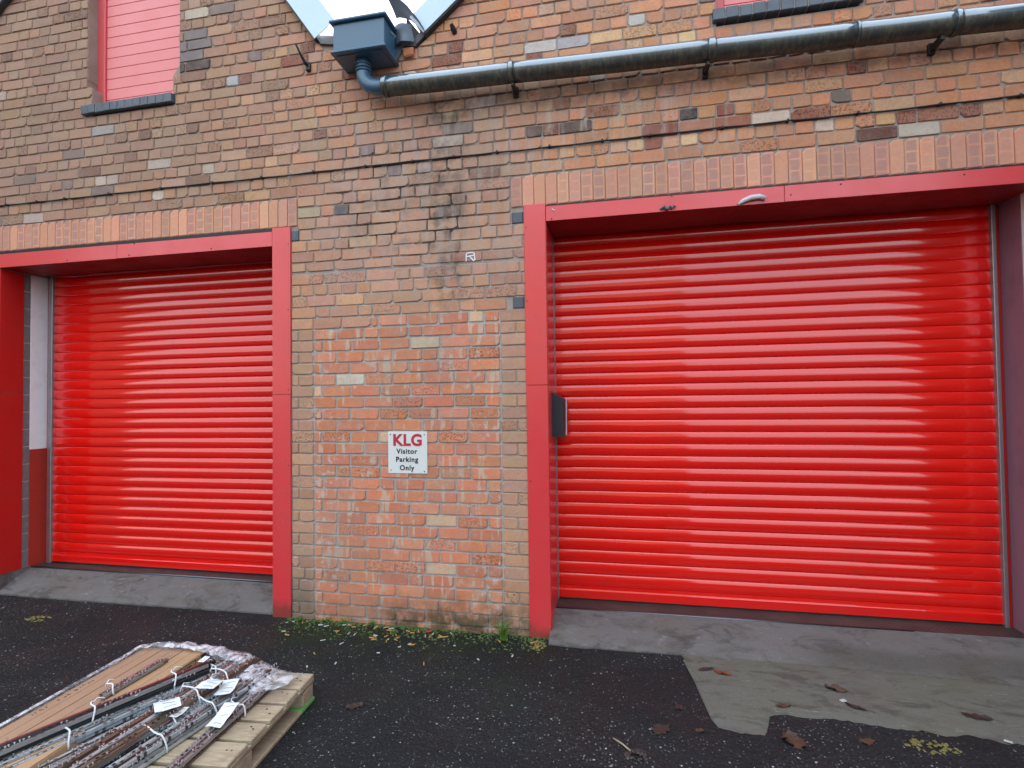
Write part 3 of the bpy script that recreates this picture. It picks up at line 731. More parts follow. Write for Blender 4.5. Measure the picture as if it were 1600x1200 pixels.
# left doorway
sh = shutter((-5.178, .40, .170), 2.59, .170, 2.98, 'red roller shutter of the narrower doorway by the white painted jamb', 'shutter')
gr = MB(); gr.bbox(-.034, .012, -.030, .05, -.015, 2.66, .003); gr.build('guide_rail', M['alu'], sh)
gr = MB(); gr.bbox(-.067, -.035, -.008, .05, -.015, 2.66, .002); gr.build('rail_angle', M['jamb_red'], sh)
MB().bbox(2.575, 2.62, -.03, .05, -.015, 2.66, .003).build('guide_rail', M['alu'], sh)
# right doorway
sh = shutter((-.498, .40, .135), 2.862, .135, 2.98, 'wide red roller shutter right of the brick pier with a dark lock box', 'shutter')
MB().bbox(-.012, .014, -.030, .05, -.015, 2.69, .003).build('guide_rail', M['alu'], sh)
MB().bbox(2.852, 2.876, -.034, .05, -.015, 2.69, .003).build('guide_rail', M['alu'], sh)
MB().bbox(2.877, 2.900, -.020, .05, -.015, 2.69, .003).build('rail_angle', M['jamb_red'], sh)
lb = MB(); lb.prism([(.010, 1.204), (.086, 1.204), (.089, 1.468), (.010, 1.516)], -.255, -.05)
lo_ = lb.build('lock_box', M['slate'], sh)
MB().prism([(.0865, 1.200), (.0935, 1.200), (.0965, 1.468), (.0895, 1.470)], -.062, -.035).build('edge_strip', M['white_edge'], lo_)
MB().bbox(.03, .06, -.05, .02, 1.25, 1.42, .002).build('bracket', M['alu'], lo_)

# ------------------------------------------------------------------ red steel door surrounds
scr = MB(); scr.tube([(0, 0, 0), (0, -.004, 0)], [.006, .0045], 8); scr_me = scr.mesh('screw'); scr_me.materials.append(M['screw'])
def surround(label, fascia, soffit, posts, screws, fz, fy=-.012):
    t = empty('door_surround', (0, 0, 0), 0, label, 'door frame', 'red steel door surrounds')
    for x0, x1 in fascia:
        m = MB(); m.bbox(x0+.001, x1-.001, fy, fy+.010, fz[0], fz[1], .002, rng=random.Random(int(x0*100)), j=.0012); m.build('fascia_panel', M['frame'], t)
    m = MB(); m.bbox(fascia[0][0], fascia[-1][1], -.006, .004, fz[1]+.001, 2.9355, .001); m.build('lintel_angle', M['dark_steel'], t)
    # soffit: a slightly buckled sheet
    (x0, x1, z) = soffit; nx, ny = 40, 6; vs = []; r = random.Random(5)
    for i in range(nx+1):
        for j in range(ny+1):
            x = x0+(x1-x0)*i/nx; y = -.008+.37*j/ny
            vs.append((x, y, z+.006*mnoise.noise(Vector((x*3, y*5, z*2)))*(1 if 0 < j else 0)))
    m = MB(); m.add(vs, [(i*(ny+1)+j, (i+1)*(ny+1)+j, (i+1)*(ny+1)+j+1, i*(ny+1)+j+1) for i in range(nx) for j in range(ny)], 0, True)
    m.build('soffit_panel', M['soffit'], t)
    m = MB(); m.box(x0, x1, .355, .362, z+.012, z+.10); m.build('back_flashing', M['dark_steel'], t)
    for x0, x1, z0, z1, nm in posts:
        m = MB(); m.bbox(x0, x1, -.014, -.002, z0, z1, .002, rng=random.Random(int(z1*100)), j=.001); m.build('post_panel', M['frame'], t)
    for x, z in screws: link('screw', scr_me, None, t, (x, -.012, z))
    return t
t = surround('red steel surround framing the left doorway, tall post on its right side', [(-5.33, -4.02), (-4.02, -2.594)], (-5.25, -2.594, 2.793),
             [(-2.592, -2.440, 0.0, 1.663, ''), (-2.592, -2.439, 1.666, 2.934, '')],
             [(-2.455, 2.803), (-2.457, 2.305), (-2.456, 1.70), (-2.455, 1.13), (-4.52, 2.815), (-3.9, 2.815), (-3.13, 2.815), (-3.85, 2.905)], (2.795, 2.910))
MB().bbox(-2.592, -2.589, -.002, .34, 0.02, 2.79, .0005).build('reveal_panel', M['frame'], t)
MB().bbox(-5.258, -5.243, 0, .190, .158, 1.72, .002).build('jamb_panel', M['jamb_red'], t)
MB().bbox(-5.258, -5.243, 0, .190, 1.723, 2.785, .002).build('jamb_panel', M['jamb_red'], t)
t = surround('red steel surround framing the wide doorway, tall post on its left side', [(-.490, 1.019), (1.019, 2.48)], (-.490, 2.405, 2.820),
             [(-.640, -.492, -.02, 1.70, ''), (-.641, -.492, 1.703, 2.945, '')],
             [(-.626, 2.789), (-.627, 2.279), (-.62, 1.05), (-.45, 2.835), (1.055, 2.865), (.34, 2.922), (1.34, 2.905), (2.0, 2.9)], (2.822, 2.925))
MB().bbox(-.4915, -.4885, -.002, .355, .0, 2.815, .0005).build('reveal_panel', M['frame'], t)
# torn scraps hanging on the fascia of the wide doorway
m = MB(); r = random.Random(4); pts = []
for i in range(9): pts.append((.265+.012*i+r.uniform(-.004, .004), -.020-r.uniform(0, .012), 2.840+r.uniform(-.010, .014)))
m.tube(pts, [.004, .008, .011, .009, .012, .008, .010, .007, .004], 6, smooth=False)
tag(m.build('torn_tape', M['lead']), 'crumpled grey tape scrap on the red lintel over the lock box side', 'tape')
m = MB(); m.tube([(.745, -.020, 2.826), (.775, -.026, 2.846), (.82, -.03, 2.861), (.87, -.028, 2.864), (.905, -.022, 2.851)], [.010, .015, .017, .017, .014], 8)
tag(m.build('pipe_offcut', M['white_edge']), 'curved pale grey foam offcut stuck on the lower edge of the red lintel', 'offcut')
m = MB(); m.bbox(-.012, .012, -.004, 0, -.004, .004, .001); o = m.build('white_clip', M['white_edge'], None, (-.436, -.014, 2.894)); o.rotation_euler.y = .6
tag(o, 'tiny white clip on the red lintel beside the post top', 'clip')

# ------------------------------------------------------------------ boarded windows
sill_me = {}
def window(label, x0, x1, zb, zt, sx0, sx1, sz0, sz1, lower=None):
    t = empty('boarded_window', ((x0+x1)/2, 0, zb), 0, label, 'window', 'boarded gable windows')
    ox, oz = (x0+x1)/2, zb
    Y = .125
    def P(m, nm, mat, par): return m.build(nm, mat, par)
    fr = MB(); fw = .075
    fr.bbox(x0-ox-.02, x0-ox+fw-.01, Y-.035, Y+.05, 0, zt-zb, .006); P(fr, 'frame_post', M['winframe'], t)
    fr = MB(); fr.bbox(x1-ox-.045, x1-ox+.03, Y-.03, Y+.05, 0, zt-zb, .006); P(fr, 'frame_post', M['winframe'], t)
    fr = MB(); fr.bbox(x0-ox+fw-.008, x1-ox-.047, Y-.02, Y+.05, 0, .018, .004); P(fr, 'frame_rail', M['winframe'], t)
    z = .020; bm_ = MB(); bm_.prism([(-.02, .0), (-.02, .0835), (-.014, .0895), (.03, .0895), (.03, .0)], x0-ox+fw-.006, x1-ox-.048, axis='x')
    me = bm_.mesh('board'); me.materials.append(M['board'])
    while z < zt-zb-.05: link('board', me, None, t, (0, Y+.005, z)); z += .0905
    bed = MB(); bed.box(sx0-ox+.004, sx1-ox-.004, -.030, .10, sz0-oz+.004, sz1-oz-.006); so = P(bed, 'sill', M['mortar'], t)
    n = round((sx1-sx0)/.0775); w = (sx1-sx0)/n
    sm = MB(); sm.bbox(-w/2+.003, w/2-.003, -.036, .10, sz0-oz, sz1-oz, .004, rng=random.Random(6), j=.0012); me = sm.mesh('sill_brick'); me.materials.append(M['blue_brick'])
    for i in range(n): link('sill_brick', me, None, so, (sx0-ox+(i+.5)*w, random.Random(i).uniform(-.003, .003), 0))
window('left gable window boarded with faded red planks over a dark brick sill', -4.335, -3.445, 4.092, 5.62, -4.372, -3.480, 4.018, 4.090)
window('window above the drainpipe showing only its red bottom edge and dark sill', .645, 1.475, 4.106, 5.62, .614, 1.503, 4.030, 4.104)

# ------------------------------------------------------------------ verge flashings and lead
def verge(label, p0, p1, wid, up, segs):
    """folded metal capping along a verge: p0,p1 lower edge on the wall, wid up the slope side"""
    t = empty('verge_flashing', (p0[0], -.05, p0[1]), 0, label, 'roof flashing', 'pale metal verge flashings')
    d = Vector((p1[0]-p0[0], p1[1]-p0[1])); L = d.length; d.normalize(); nrm = Vector((-d.y, d.x)) * up
    for i in range(segs):
        a, b = L*i/segs+(.0 if i else 0), L*(i+1)/segs+.02*(i < segs-1)
        q = [d*a, d*b, d*b+nrm*wid, d*a+nrm*wid]; y = -.004*i
        m = MB(); m.prism([(v.x, v.y) for v in q], y-.004, y); q2 = [q[3], q[2], q[2]+nrm*.006, q[3]+nrm*.006]
        m.add([(q[3].x, y-.004, q[3].y), (q[2].x, y-.004, q[2].y), (q[2].x+nrm.x*.03, y+.14, q[2].y+nrm.y*.03), (q[3].x+nrm.x*.03, y+.14, q[3].y+nrm.y*.03)], [(0, 1, 2, 3)])
        m.build('flashing_sheet', M['flash'], t)
        e = MB(); e.prism([(v.x, v.y) for v in (d*a-nrm*.012, d*b-nrm*.012, d*b+nrm*.004, d*a+nrm*.004)], y+.002, y+.045); e.build('drip_edge', M['flash_edge'], t)
    return t
# steep right side of the left gable, shallow left side of the right gable, left side of the left gable
def vl(x): return 6.40-sB*(x+3.66)
verge('pale metal verge strip running down steeply left of the black hopper', (-2.205, 4.322), (-3.70, 4.322+sB*1.495), .20, -1, 2)
verge('creased pale metal verge strip rising right of the black hopper', (-1.345, 4.235), (1.21, 4.235+.81*2.555), .165, 1, 5)
verge('pale metal verge strip crossing the extreme top left corner', (-6.4, 5.06-.85*1.16), (-3.70, 5.06+.85*1.54), .17, 1, 3)
# lead valley
def crumple(x0, x1, y0, y1, f, n, amp, seed):
    vs = []
    for i in range(n+1):
        for j in range(n+1):
            u, v = i/n, j/n; p = f(u, v); q = mnoise.noise(Vector((p[0]*9+seed, p[1]*9, p[2]*9)))
            vs.append((p[0]+amp*q, p[1]+amp*mnoise.noise(Vector((p[0]*11, p[2]*11, seed))), p[2]+amp*.7*q))
    return vs, [(i*(n+1)+j, (i+1)*(n+1)+j, (i+1)*(n+1)+j+1, i*(n+1)+j+1) for i in range(n) for j in range(n)]
t = empty('lead_valley', (-1.5, 0, 4.2), 0, 'crumpled grey lead sheet in the roof valley behind the hopper', 'lead flashing')
for f, seed, nm, mt in ((lambda u, v: (-.10+.27*u, -.10+.16*v, .30-.29*u*u+.02*u-.04*v), 1, 'lead_hood', 'lead'), (lambda u, v: (-.06+.13*u, -.045-.03*math.sin(3.1*u), -.02+.135*v), 3, 'lead_lump', 'lead'),
                    (lambda u, v: (-.075+.10*u*(v), -.02, -.13+.16*v), 5, 'lead_tongue', 'lead'), (lambda u, v: (-.62+.14*u, -.02, .14-.16*v*u), 7, 'lead_tongue', 'lead')):
    vs, fs = crumple(0, 1, 0, 1, f, 10, .014, seed); m = MB(); m.add(vs, fs, 0, True); m.build(nm, M[mt], t)
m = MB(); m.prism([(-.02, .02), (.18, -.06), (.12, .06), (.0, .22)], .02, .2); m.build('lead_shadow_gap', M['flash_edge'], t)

# ------------------------------------------------------------------ hopper, drainpipe, cable, spikes
t = empty('rain_hopper', (-1.76, 0, 4.05), 0, 'dark slate square rainwater hopper in the valley between the gables', 'hopper')
hx0, hx1, hy, hh = -.205, .205, -.238, .236
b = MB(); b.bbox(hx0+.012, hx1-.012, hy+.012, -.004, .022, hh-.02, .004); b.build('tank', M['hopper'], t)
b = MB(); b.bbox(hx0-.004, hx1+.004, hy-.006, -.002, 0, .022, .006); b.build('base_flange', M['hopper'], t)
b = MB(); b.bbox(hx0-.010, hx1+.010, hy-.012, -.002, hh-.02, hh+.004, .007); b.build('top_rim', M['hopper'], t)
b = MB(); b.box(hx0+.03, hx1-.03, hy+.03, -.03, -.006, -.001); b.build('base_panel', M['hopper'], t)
t = empty('drainpipe', (-1.775, -.125, 3.85), 0, 'long black algae streaked drainpipe sloping across the wall above the right door', 'drainpipe')
ox, oy, oz = -1.775, -.125, 3.85
zl, zr = 3.835, 3.735
def pz(x): return zl+(zr-zl)*(x+1.60)/3.86-oz
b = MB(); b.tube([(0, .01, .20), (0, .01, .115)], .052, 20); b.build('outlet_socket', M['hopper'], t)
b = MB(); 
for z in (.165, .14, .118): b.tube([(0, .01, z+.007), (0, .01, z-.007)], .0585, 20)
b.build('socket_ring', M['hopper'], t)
arc = [(0, .01, .118)]
for i in range(13):
    a = i/12*math.pi/2; arc.append((.145*(1-math.cos(a)), .01*(1-i/12), .10-(.10-pz(-1.63))*math.sin(a)))
arc.append((.175, 0, pz(-1.60)))
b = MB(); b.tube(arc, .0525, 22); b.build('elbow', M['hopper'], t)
xs = [-1.60, -.69, .585, 1.40, 1.915, 3.3]
for i in range(5):
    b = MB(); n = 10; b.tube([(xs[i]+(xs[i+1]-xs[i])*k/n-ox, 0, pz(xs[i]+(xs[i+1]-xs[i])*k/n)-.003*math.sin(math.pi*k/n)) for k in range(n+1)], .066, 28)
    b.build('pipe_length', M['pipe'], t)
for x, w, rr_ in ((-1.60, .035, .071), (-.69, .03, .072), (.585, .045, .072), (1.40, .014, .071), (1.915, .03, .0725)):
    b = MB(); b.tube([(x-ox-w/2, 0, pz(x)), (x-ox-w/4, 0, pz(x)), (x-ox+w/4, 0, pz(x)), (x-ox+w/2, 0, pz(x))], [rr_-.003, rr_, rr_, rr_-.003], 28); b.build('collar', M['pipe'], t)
for x in (-.685, .565, 1.85):
    b = MB(); b.bbox(x-ox-.012, x-ox+.012, -.01, .125, pz(x)-.094, pz(x)-.06, .003); b.bbox(x-ox-.018, x-ox+.018, .10, .126, pz(x)-.108, pz(x)-.04, .003); b.build('bracket', M['dark_steel'], t)
t = empty('wall_cable', (0, 0, 3.335), 0, 'thin black cable clipped straight across the whole brick front', 'cable')
clips = [-6.1, -5.66, -5.17, -4.84, -4.55, -4.1, -3.6, -3.12, -2.685, -2.244, -1.82, -1.45, -1.14, -.826, -.456, -.1, .209, .661, 1.049, 1.446, 1.888, 2.296, 2.75, 3.2]
pts = []
for a, c in zip(clips[:-1], clips[1:]):
    for k in range(6): u = k/6; pts.append((a+(c-a)*u, -.012, -.004*math.sin(math.pi*u)+.006*mnoise.noise(Vector((a+(c-a)*u, 0, 0)))))
b = MB(); b.tube(pts, .0054, 6); b.build('sheath', M['cable'], t)
cm = MB(); cm.bbox(-.008, .008, -.024, .006, -.010, .004, .002); cm.tube([(0, -.02, .006), (0, -.004, .006)], .004, 6); cme = cm.mesh('cable_clip'); cme.materials.append(M['slate'])
for x in clips: link('cable_clip', cme, None, t, (x, 0, .002))
b = MB(); b.tube([(0, .02, 0), (-.01, -.05, .02), (-.025, -.10, .075), (-.035, -.125, .115)], [.016, .014, .008, .007], 6, smooth=False); b.bbox(-.02, .016, -.03, .01, -.03, .035, .006)
tag(b.build('wall_spike', M['dark_steel'], None, (-2.278, 0, 4.135)), 'bent dark iron spike sticking out left of the black hopper', 'spike')
b = MB(); b.tube([(0, .02, 0), (-.005, -.03, .02), (-.012, -.055, .04)], [.020, .020, .012], 7, smooth=False)
tag(b.build('wall_plug', M['dark_steel'], None, (-1.125, 0, 4.225)), 'short dark peg in the bricks under the right verge strip', 'peg')

# ------------------------------------------------------------------ the sign
t = empty('parking_sign', (-1.510, -.002, 1.2365), 0, 'square white sign with red and black lettering screwed to the brick pier', 'sign')
MB().bbox(-.1485, .1485, -.006, .0, -.1495, .1495, .001).build('sign_plate', M['sign'], t)
def text(s, size, x, z, mat, parent, off=0., ext=.0006, sp=1., name='lettering', xs=1.):
    c = bpy.data.curves.new(name, 'FONT'); c.body = s; c.size = size; c.align_x = 'CENTER'; c.align_y = 'BOTTOM_BASELINE'; c.offset = off; c.extrude = ext; c.space_character = sp
    tmp = bpy.data.objects.new('tmp', c); COL.objects.link(tmp); bpy.context.view_layer.update()
    me = bpy.data.meshes.new_from_object(tmp.evaluated_get(bpy.context.evaluated_depsgraph_get())); bpy.data.objects.remove(tmp); me.name = name
    me.materials.clear(); o = link(name, me, mat, parent, (x, -.0072, z)); o.rotation_euler.x = math.pi/2; o.scale.x = xs; return o
text('KLG', .113, .0, .0505, M['sign_red'], t, .0042, xs=1.02, sp=1.06)
for s, z in (('Visitor', -.008), ('Parking', -.066), ('Only', -.126)): text(s, .050, -.005, z, M['sign_black'], t, .0013, sp=1.14)
sm_ = MB(); sm_.tube([(0, 0, 0), (0, -.003, 0)], [.0045, .0035], 8); sme_ = sm_.mesh('screw'); sme_.materials.append(M['dark_steel'])
for x, z in ((-.129, .128), (.128, .126), (-.127, -.127), (.127, -.134)): link('screw', sme_, None, t, (x, -.006, z))

# ------------------------------------------------------------------ aprons, patch, threshold plates
def slab(name, front, back, zf, zb_, mat, thick=.06, nx=60, ny=8, seed=0, ragged=.012):
    """front(x)->y, back(x)->y given as polylines of (x,y); rises from zf to zb_"""
    fx = [p[0] for p in front]; x0, x1 = fx[0], fx[-1]; vs = []
    def ip(pl, x): return float(np.interp(x, [p[0] for p in pl], [p[1] for p in pl]))
    for i in range(nx+1):
        x = x0+(x1-x0)*i/nx; yf = ip(front, x)+ragged*(mnoise.noise(Vector((x*9, seed, 0)))+.6*mnoise.noise(Vector((x*31, seed, 2)))); yb = ip(back, x)
        for j in range(ny+1):
            u = j/ny; y = yf+(yb-yf)*u; z = zf+(zb_-zf)*u**.85+(.004*mnoise.noise(Vector((x*4, y*4, seed))) if 0 < j < ny else 0)
            vs.append((x, y, z))
    fs = [(i*(ny+1)+j, (i+1)*(ny+1)+j, (i+1)*(ny+1)+j+1, i*(ny+1)+j+1) for i in range(nx) for j in range(ny)]
    n0 = len(vs); vs += [(x, y, z-thick) for (x, y, z) in vs[::ny+1]]
    fs += [(i*(ny+1), (i+1)*(ny+1), n0+i+1, n0+i) for i in range(nx)]
    e0 = len(vs); last = nx*(ny+1)
    for side in (0, last):
        s = len(vs); vs += [(vs[side+j][0], vs[side+j][1], -.06) for j in range(ny+1)]
        fs += [(side+j, side+j+1, s+j+1, s+j) for j in range(ny)]
    m = MB(); m.add(vs, fs, 0, False); o = m.build(name, mat); tag(o, kind='structure'); return o
slab('concrete_apron', [(-5.9, .0), (-4.5, -.01), (-2.585, .02)], [(-5.9, .285), (-2.585, .255)], .012, .148, M['apron'], seed=1)
slab('concrete_apron', [(-.500, -.105), (-.40, -.115), (.35, -.10), (1.0, -.105), (1.6, -.115), (2.1, -.15), (3.2, -.2)], [(-.500, .215), (3.2, .215)], .010, .122, M['apron'], seed=2)
pf = [(.36, -.33), (.385, -.55), (.42, -.80), (.50, -.845), (.64, -.84), (.70, -.70), (.78, -.665), (1.0, -.645), (1.35, -.68), (1.8, -.715), (2.4, -.76), (3.2, -.8)]
def patch():
    vs = []; nx, ny = 130, 10; fs = []
    for i in range(nx+1):
        x = .345+(3.2-.345)*i/nx
        yf = float(np.interp(x, [p[0] for p in pf], [p[1] for p in pf])) if x > .36 else -.2
        yf += .035*mnoise.noise(Vector((x*6, 5, 0)))+.022*mnoise.noise(Vector((x*22, 5, 1)))+.010*mnoise.noise(Vector((x*60, 5, 2)))
        yb = float(np.interp(x, [.35, 1, 1.6, 2.1, 3.2], [-.095, -.09, -.10, -.135, -.185]))
        for j in range(ny+1):
            u = j/ny; vs.append((x+(.03*mnoise.noise(Vector((u*6, 0, 3))) if i == 0 else 0), yf+(yb-yf)*u, (.002 if j == 0 else .008)+.0015*mnoise.noise(Vector((x*5, u*5, 7)))))
    fs = [(i*(ny+1)+j, (i+1)*(ny+1)+j, (i+1)*(ny+1)+j+1, i*(ny+1)+j+1) for i in range(nx) for j in range(ny)]
    vs = [(x+(.030*mnoise.noise(Vector((y*11, 0, 3)))+.016*mnoise.noise(Vector((y*37, 0, 5))))*max(0, min(1, (.75-x)/.3)), y, z) for (x, y, z) in vs]
    n0 = len(vs); vs += [(x, y-.004, -.01) for (x, y, z) in vs[::ny+1]]; fs += [(i*(ny+1), (i+1)*(ny+1), n0+i+1, n0+i) for i in range(nx)]
    s = len(vs); vs += [(vs[j][0], vs[j][1], -.01) for j in range(ny+1)]; fs += [(j, j+1, s+j+1, s+j) for j in range(ny)]
    m = MB(); m.add(vs, fs); tag(m.build('concrete_patch', M['patch']), kind='structure')
patch()
def plate(label, x0, x1, y0, y1, z, edge):
    t = empty('threshold_plate', ((x0+x1)/2, y0, z), 0, label, 'threshold plate', 'chequered threshold plates'); L = (x1-x0)/2
    MB().box(-L, L, .012, y1-y0, -.2, 0).build('plate', M['plate'], t)
    e = MB(); e.tube([(-L, .004, -.001), (-L+edge, .004, -.001)], .0085, 8); e.build('edge_bar', M['steel_edge'], t)
plate('dark chequered threshold plate under the narrower shutter', -5.245, -2.595, .27, .50, .153, 2.65)
plate('dark chequered threshold plate under the wide shutter', -.488, 2.402, .212, .50, .121, 2.25)

# ------------------------------------------------------------------ pallet
PX, PY = -1.655, -.967; PA = math.atan2(.085, .996)      # back right corner and its turn
pal = empty('wooden_pallet', (PX, PY, 0), 0, 'pale wooden pallet at bottom left, one foot board painted green', 'pallet')
pal.rotation_euler.z = PA          # local -x runs along the back edge, -y towards the camera
pr = random.Random(9)
PWD, PLN = 1.04, 1.22
y = 0.; bw = [.145, .11, .12, .12, .145, .11, .12, .12, .12]; gaps = .022
y = 0
for w in bw:
    if y+w > PLN: break
    m = MB(); m.bbox(-PWD, 0, -w/2, w/2, -.011, .011, .004, rng=pr, j=.002); m.build('deck_board', M['wood'], pal, (0, -(y+w/2), .133)); y += w+gaps
for xx in (-.05, -PWD/2, -PWD+.05):
    m = MB(); m.bbox(-.05, .05, -PLN, 0, -.011, .011, .004, rng=pr, j=.002); m.build('stringer_board', M['wood_old'], pal, (xx, 0, .1105))
    m = MB(); m.bbox(-.05, .05, -PLN, 0, -.011, .011, .004, rng=pr, j=.002); o = m.build('foot_board', M['wood_old'], pal, (xx, 0, .0115))
    if xx == -.05:
        g_ = MB(); g_.bbox(-.052, .0525, -.135, .002, -.0085, .0135, .003); g_.build('green_paint_mark', M['green'], o)
    for yy in (-.06, -PLN/2, -PLN+.06):
        m = MB(); m.bbox(-.048, .048, -.056, .056, -.037, .037, .004, rng=pr, j=.002); m.build('block', M['wood_old'], pal, (xx, yy, .060))
nail = MB(); nail.tube([(0, 0, 0), (0, 0, .0015)], .0045, 6); nme = nail.mesh('nail'); nme.materials.append(M['dark_steel'])
y = 0
for w in bw:
    if y+w > PLN: break
    for dx in (-.035, -.065):
        link('nail', nme, None, pal, (dx+pr.uniform(-.01, .01), -(y+w*.5)+pr.uniform(-.03, .03), .1441))
    y += w+gaps

# cartons lie along the pallet's left side
CA = math.atan2(.05, .71)
def carton(label, x, y, w, L, h, mat, z=.146):
    t = empty('cardboard_carton', (x, y, z), 0, label, 'carton', 'long cardboard cartons on the pallet'); t.rotation_euler.z = CA*.9
    m = MB(); m.bbox(0, w, -L, 0, 0, h, .004, rng=random.Random(int(x*100)), j=.002); m.build('carton_body', mat, t)
    for sx0, sx1 in ((.002, w*.49), (w*.51, w-.002)):
        m = MB(); m.bbox(sx0, sx1, -L+.002, -.002, h+.0005, h+.0035, .001); m.build('lid_flap', mat, t)
    return t
cw = .125
c1 = carton('outermost long cardboard carton with handwritten marks on its lid', -2.700, -1.005, cw, 1.02, .068, M['card'])
c2 = carton('middle one of three long cardboard cartons side by side on the pallet', -2.700+cw+.004, -.995, cw, 1.02, .070, M['card'])
c3 = carton('inner long cardboard carton with black printed letters on its side', -2.700+2*(cw+.004), -.985, cw, 1.02, .071, M['card2'])
# handwriting strokes on the lid
hw = MB(); r = random.Random(21)
for k in range(15):
    if k in (4, 5, 9): continue
    x0, y0 = .030, -.66+.021*k
    pts = [(x0+r.uniform(-.008, .012), y0+r.uniform(-.004, .012), 0) for _ in range(4)]
    hw.tube(pts, .0009, 4)
hw.build('pen_marks', M['ink'], c1, (0, 0, .0725))
lt = text('GIS', .052, 0, 0, M['ink'], c3, .001, ext=.0004, name='printed_letters'); lt.rotation_euler = (math.pi/2, 0, math.pi/2); lt.location = (cw+.0026, -.155, .015)
bx = MB(); 
for a in ((-.068, .068, .062, .065), (-.068, .068, .003, .006), (-.068, -.065, .006, .062), (.065, .068, .006, .062)): bx.box(cw+.0018, cw+.0026, a[0]-.155, a[1]-.155, a[2], a[3])
bx.build('printed_frame', M['ink'], c3)
MB().box(cw+.0018, cw+.0026, -.045, -.008, .004, .066).build('printed_bar', M['ink'], c3)
ml = MB(); ml.bbox(.01, cw-.008, -1.0, -.945, .0735, .0745, .0003); ml.build('green_label', M['green'], c1)
ml = MB(); ml.bbox(.012, cw-.01, -.998, -.975, .0747, .0752, .0002); ml.build('white_label', M['paper'], c1)

# bundles of slotted steel strips
def strip_mesh(L, w, h, t=.0022, typ='L'):
    m = MB(); x0, x1 = -L/2, L/2
    if typ == 'L': m.box(x0, x1, -w/2, w/2, h-t, h); m.box(x0, x1, -w/2, -w/2+t, 0, h-t)
    elif typ == 'C': m.box(x0, x1, -w/2, w/2, h-t, h); m.box(x0, x1, -w/2, -w/2+t, 0, h-t); m.box(x0, x1, w/2-t, w/2, 0, h-t)
    else: m.tube([(x0, 0, h/2), (x1, 0, h/2)], h/2, 10)
    return m.mesh('strip')
sc_ = MB(); sc_.tube([(0, 0, 0), (0, 0, .010)], .0022, 5); sc_.tube([(0, 0, .010), (0, 0, .0125)], .0042, 6); scm = sc_.mesh('screw'); scm.materials.append(M['screw_bright'])
SM = {}
def bundle(label, a, b, z, n, width, mats, layers=1, extra=0., ties=(.3, .7), tags=(), typ=('L', 'C'), seed=0, screws=5, tw=.030):
    r = random.Random(seed); A, B = Vector((*a, 0)), Vector((*b, 0)); d = (B-A).normalized(); A2 = A-d*extra; mid = (A2+B)/2; L = (B-A2).length
    t = empty('strip_bundle', (mid.x, mid.y, z), 0, label, 'steel bundle', 'bundles of steel strips on the pallet'); t.rotation_euler.z = math.atan2(d.y, d.x)
    for i in range(n):
        lay = i % layers; pos_ = (i//layers)/max(1, math.ceil(n/layers)-1)-.5
        ty = r.choice(typ); w = r.uniform(.7, 1.1)*tw; h = r.uniform(.010, .016) if ty != 'T' else tw*.8
        mi = r.choice(mats); key = (round(L, 1), ty, round(w, 3), round(h, 3), mi)
        me = strip_mesh(L*r.uniform(.94, 1.0), w, h, typ=ty); me.materials.append(STR[mi])
        o = link('strip', me, None, t, (r.uniform(-.02, .03), pos_*width+r.uniform(-.004, .004), lay*.017+r.uniform(0, .003)))
        o.rotation_euler = (r.choice((0, 0, .25, -.2)), r.uniform(-.004, .004), r.uniform(-.034, .034))
        for k in range(screws):
            if r.random() < .55:
                xk = (k+.5)/screws*L-L/2+r.uniform(-.03, .03)
                for q in range(r.choice((1, 2, 2, 3))): link('screw', scm, None, o, (xk+q*.017, r.uniform(-.3, .3)*w, h-.001))
    H = layers*.017+.016
    for u in ties:
        m = MB(); x = (u-.5)*L; W2 = width/2+.020; pts = []
        for k in range(17):
            an = math.pi*k/16; pts.append((x+.006*math.sin(3*an+seed)+.012*math.cos(an), W2*math.cos(an), max(.002, (H+.006)*min(1, 1.45*math.sin(an)))))
        m.tube(pts, .0036, 6); x2 = pts[3]; m.tube([x2, (x2[0]+.02, x2[1]+.008, x2[2]+.012), (x2[0]+.045, x2[1]-.006, x2[2]+.004)], .0026, 5); m.build('string_tie', M['string'], t)
    for (u, v, w_, l_, rz) in tags:
        vs = []; nn = 7
        for i in range(nn):
            for j in range(nn):
                p = (i/(nn-1)-.5)*l_; q = (j/(nn-1)-.5)*w_; zz = H+.008+.012*math.sin(p*22+seed)*(.3+i/nn)+.008*mnoise.noise(Vector((p*20, q*20, seed)))
                c, s = math.cos(rz), math.sin(rz); vs.append(((u-.5)*L+p*c-q*s, v+p*s+q*c, zz))
        m = MB(); m.add(vs, [(i*nn+j, (i+1)*nn+j, (i+1)*nn+j+1, i*nn+j+1) for i in range(nn-1) for j in range(nn-1)], 0, True)
        o = m.build('paper_tag', M['paper'], t)
        pm = MB(); rr2 = random.Random(seed+5)
        for k in range(3):
            i0 = 1+k*2; base = Vector(vs[i0*nn+1])
            pm.tube([Vector(vs[i0*nn+j])+Vector((rr2.uniform(-.003, .003), 0, .0016)) for j in range(1, nn-2)], .0006, 4)
        pm.build('pen_marks', M['ink'], o)
    return t
bundle('black and oxide red strip bundle lying across the carton lids', (-2.442, -1.911), (-2.130, -1.150), .224, 8, .055, [3, 3, 2, 3, 1], 2, .12, (.45, .80), ((.95, -.01, .035, .045, .3),), ('C', 'L'), 1, 9, .020)
bundle('long grey slotted angle bundle with red strips beside the cartons', (-2.391, -1.947), (-2.070, -1.02), .190, 20, .100, [2, 4, 2, 4, 1, 3], 2, .12, (.30, .86), ((.55, .02, .03, .035, .3), (.70, .01, .03, .04, .1)), ('L', 'C'), 2, 9, .015)
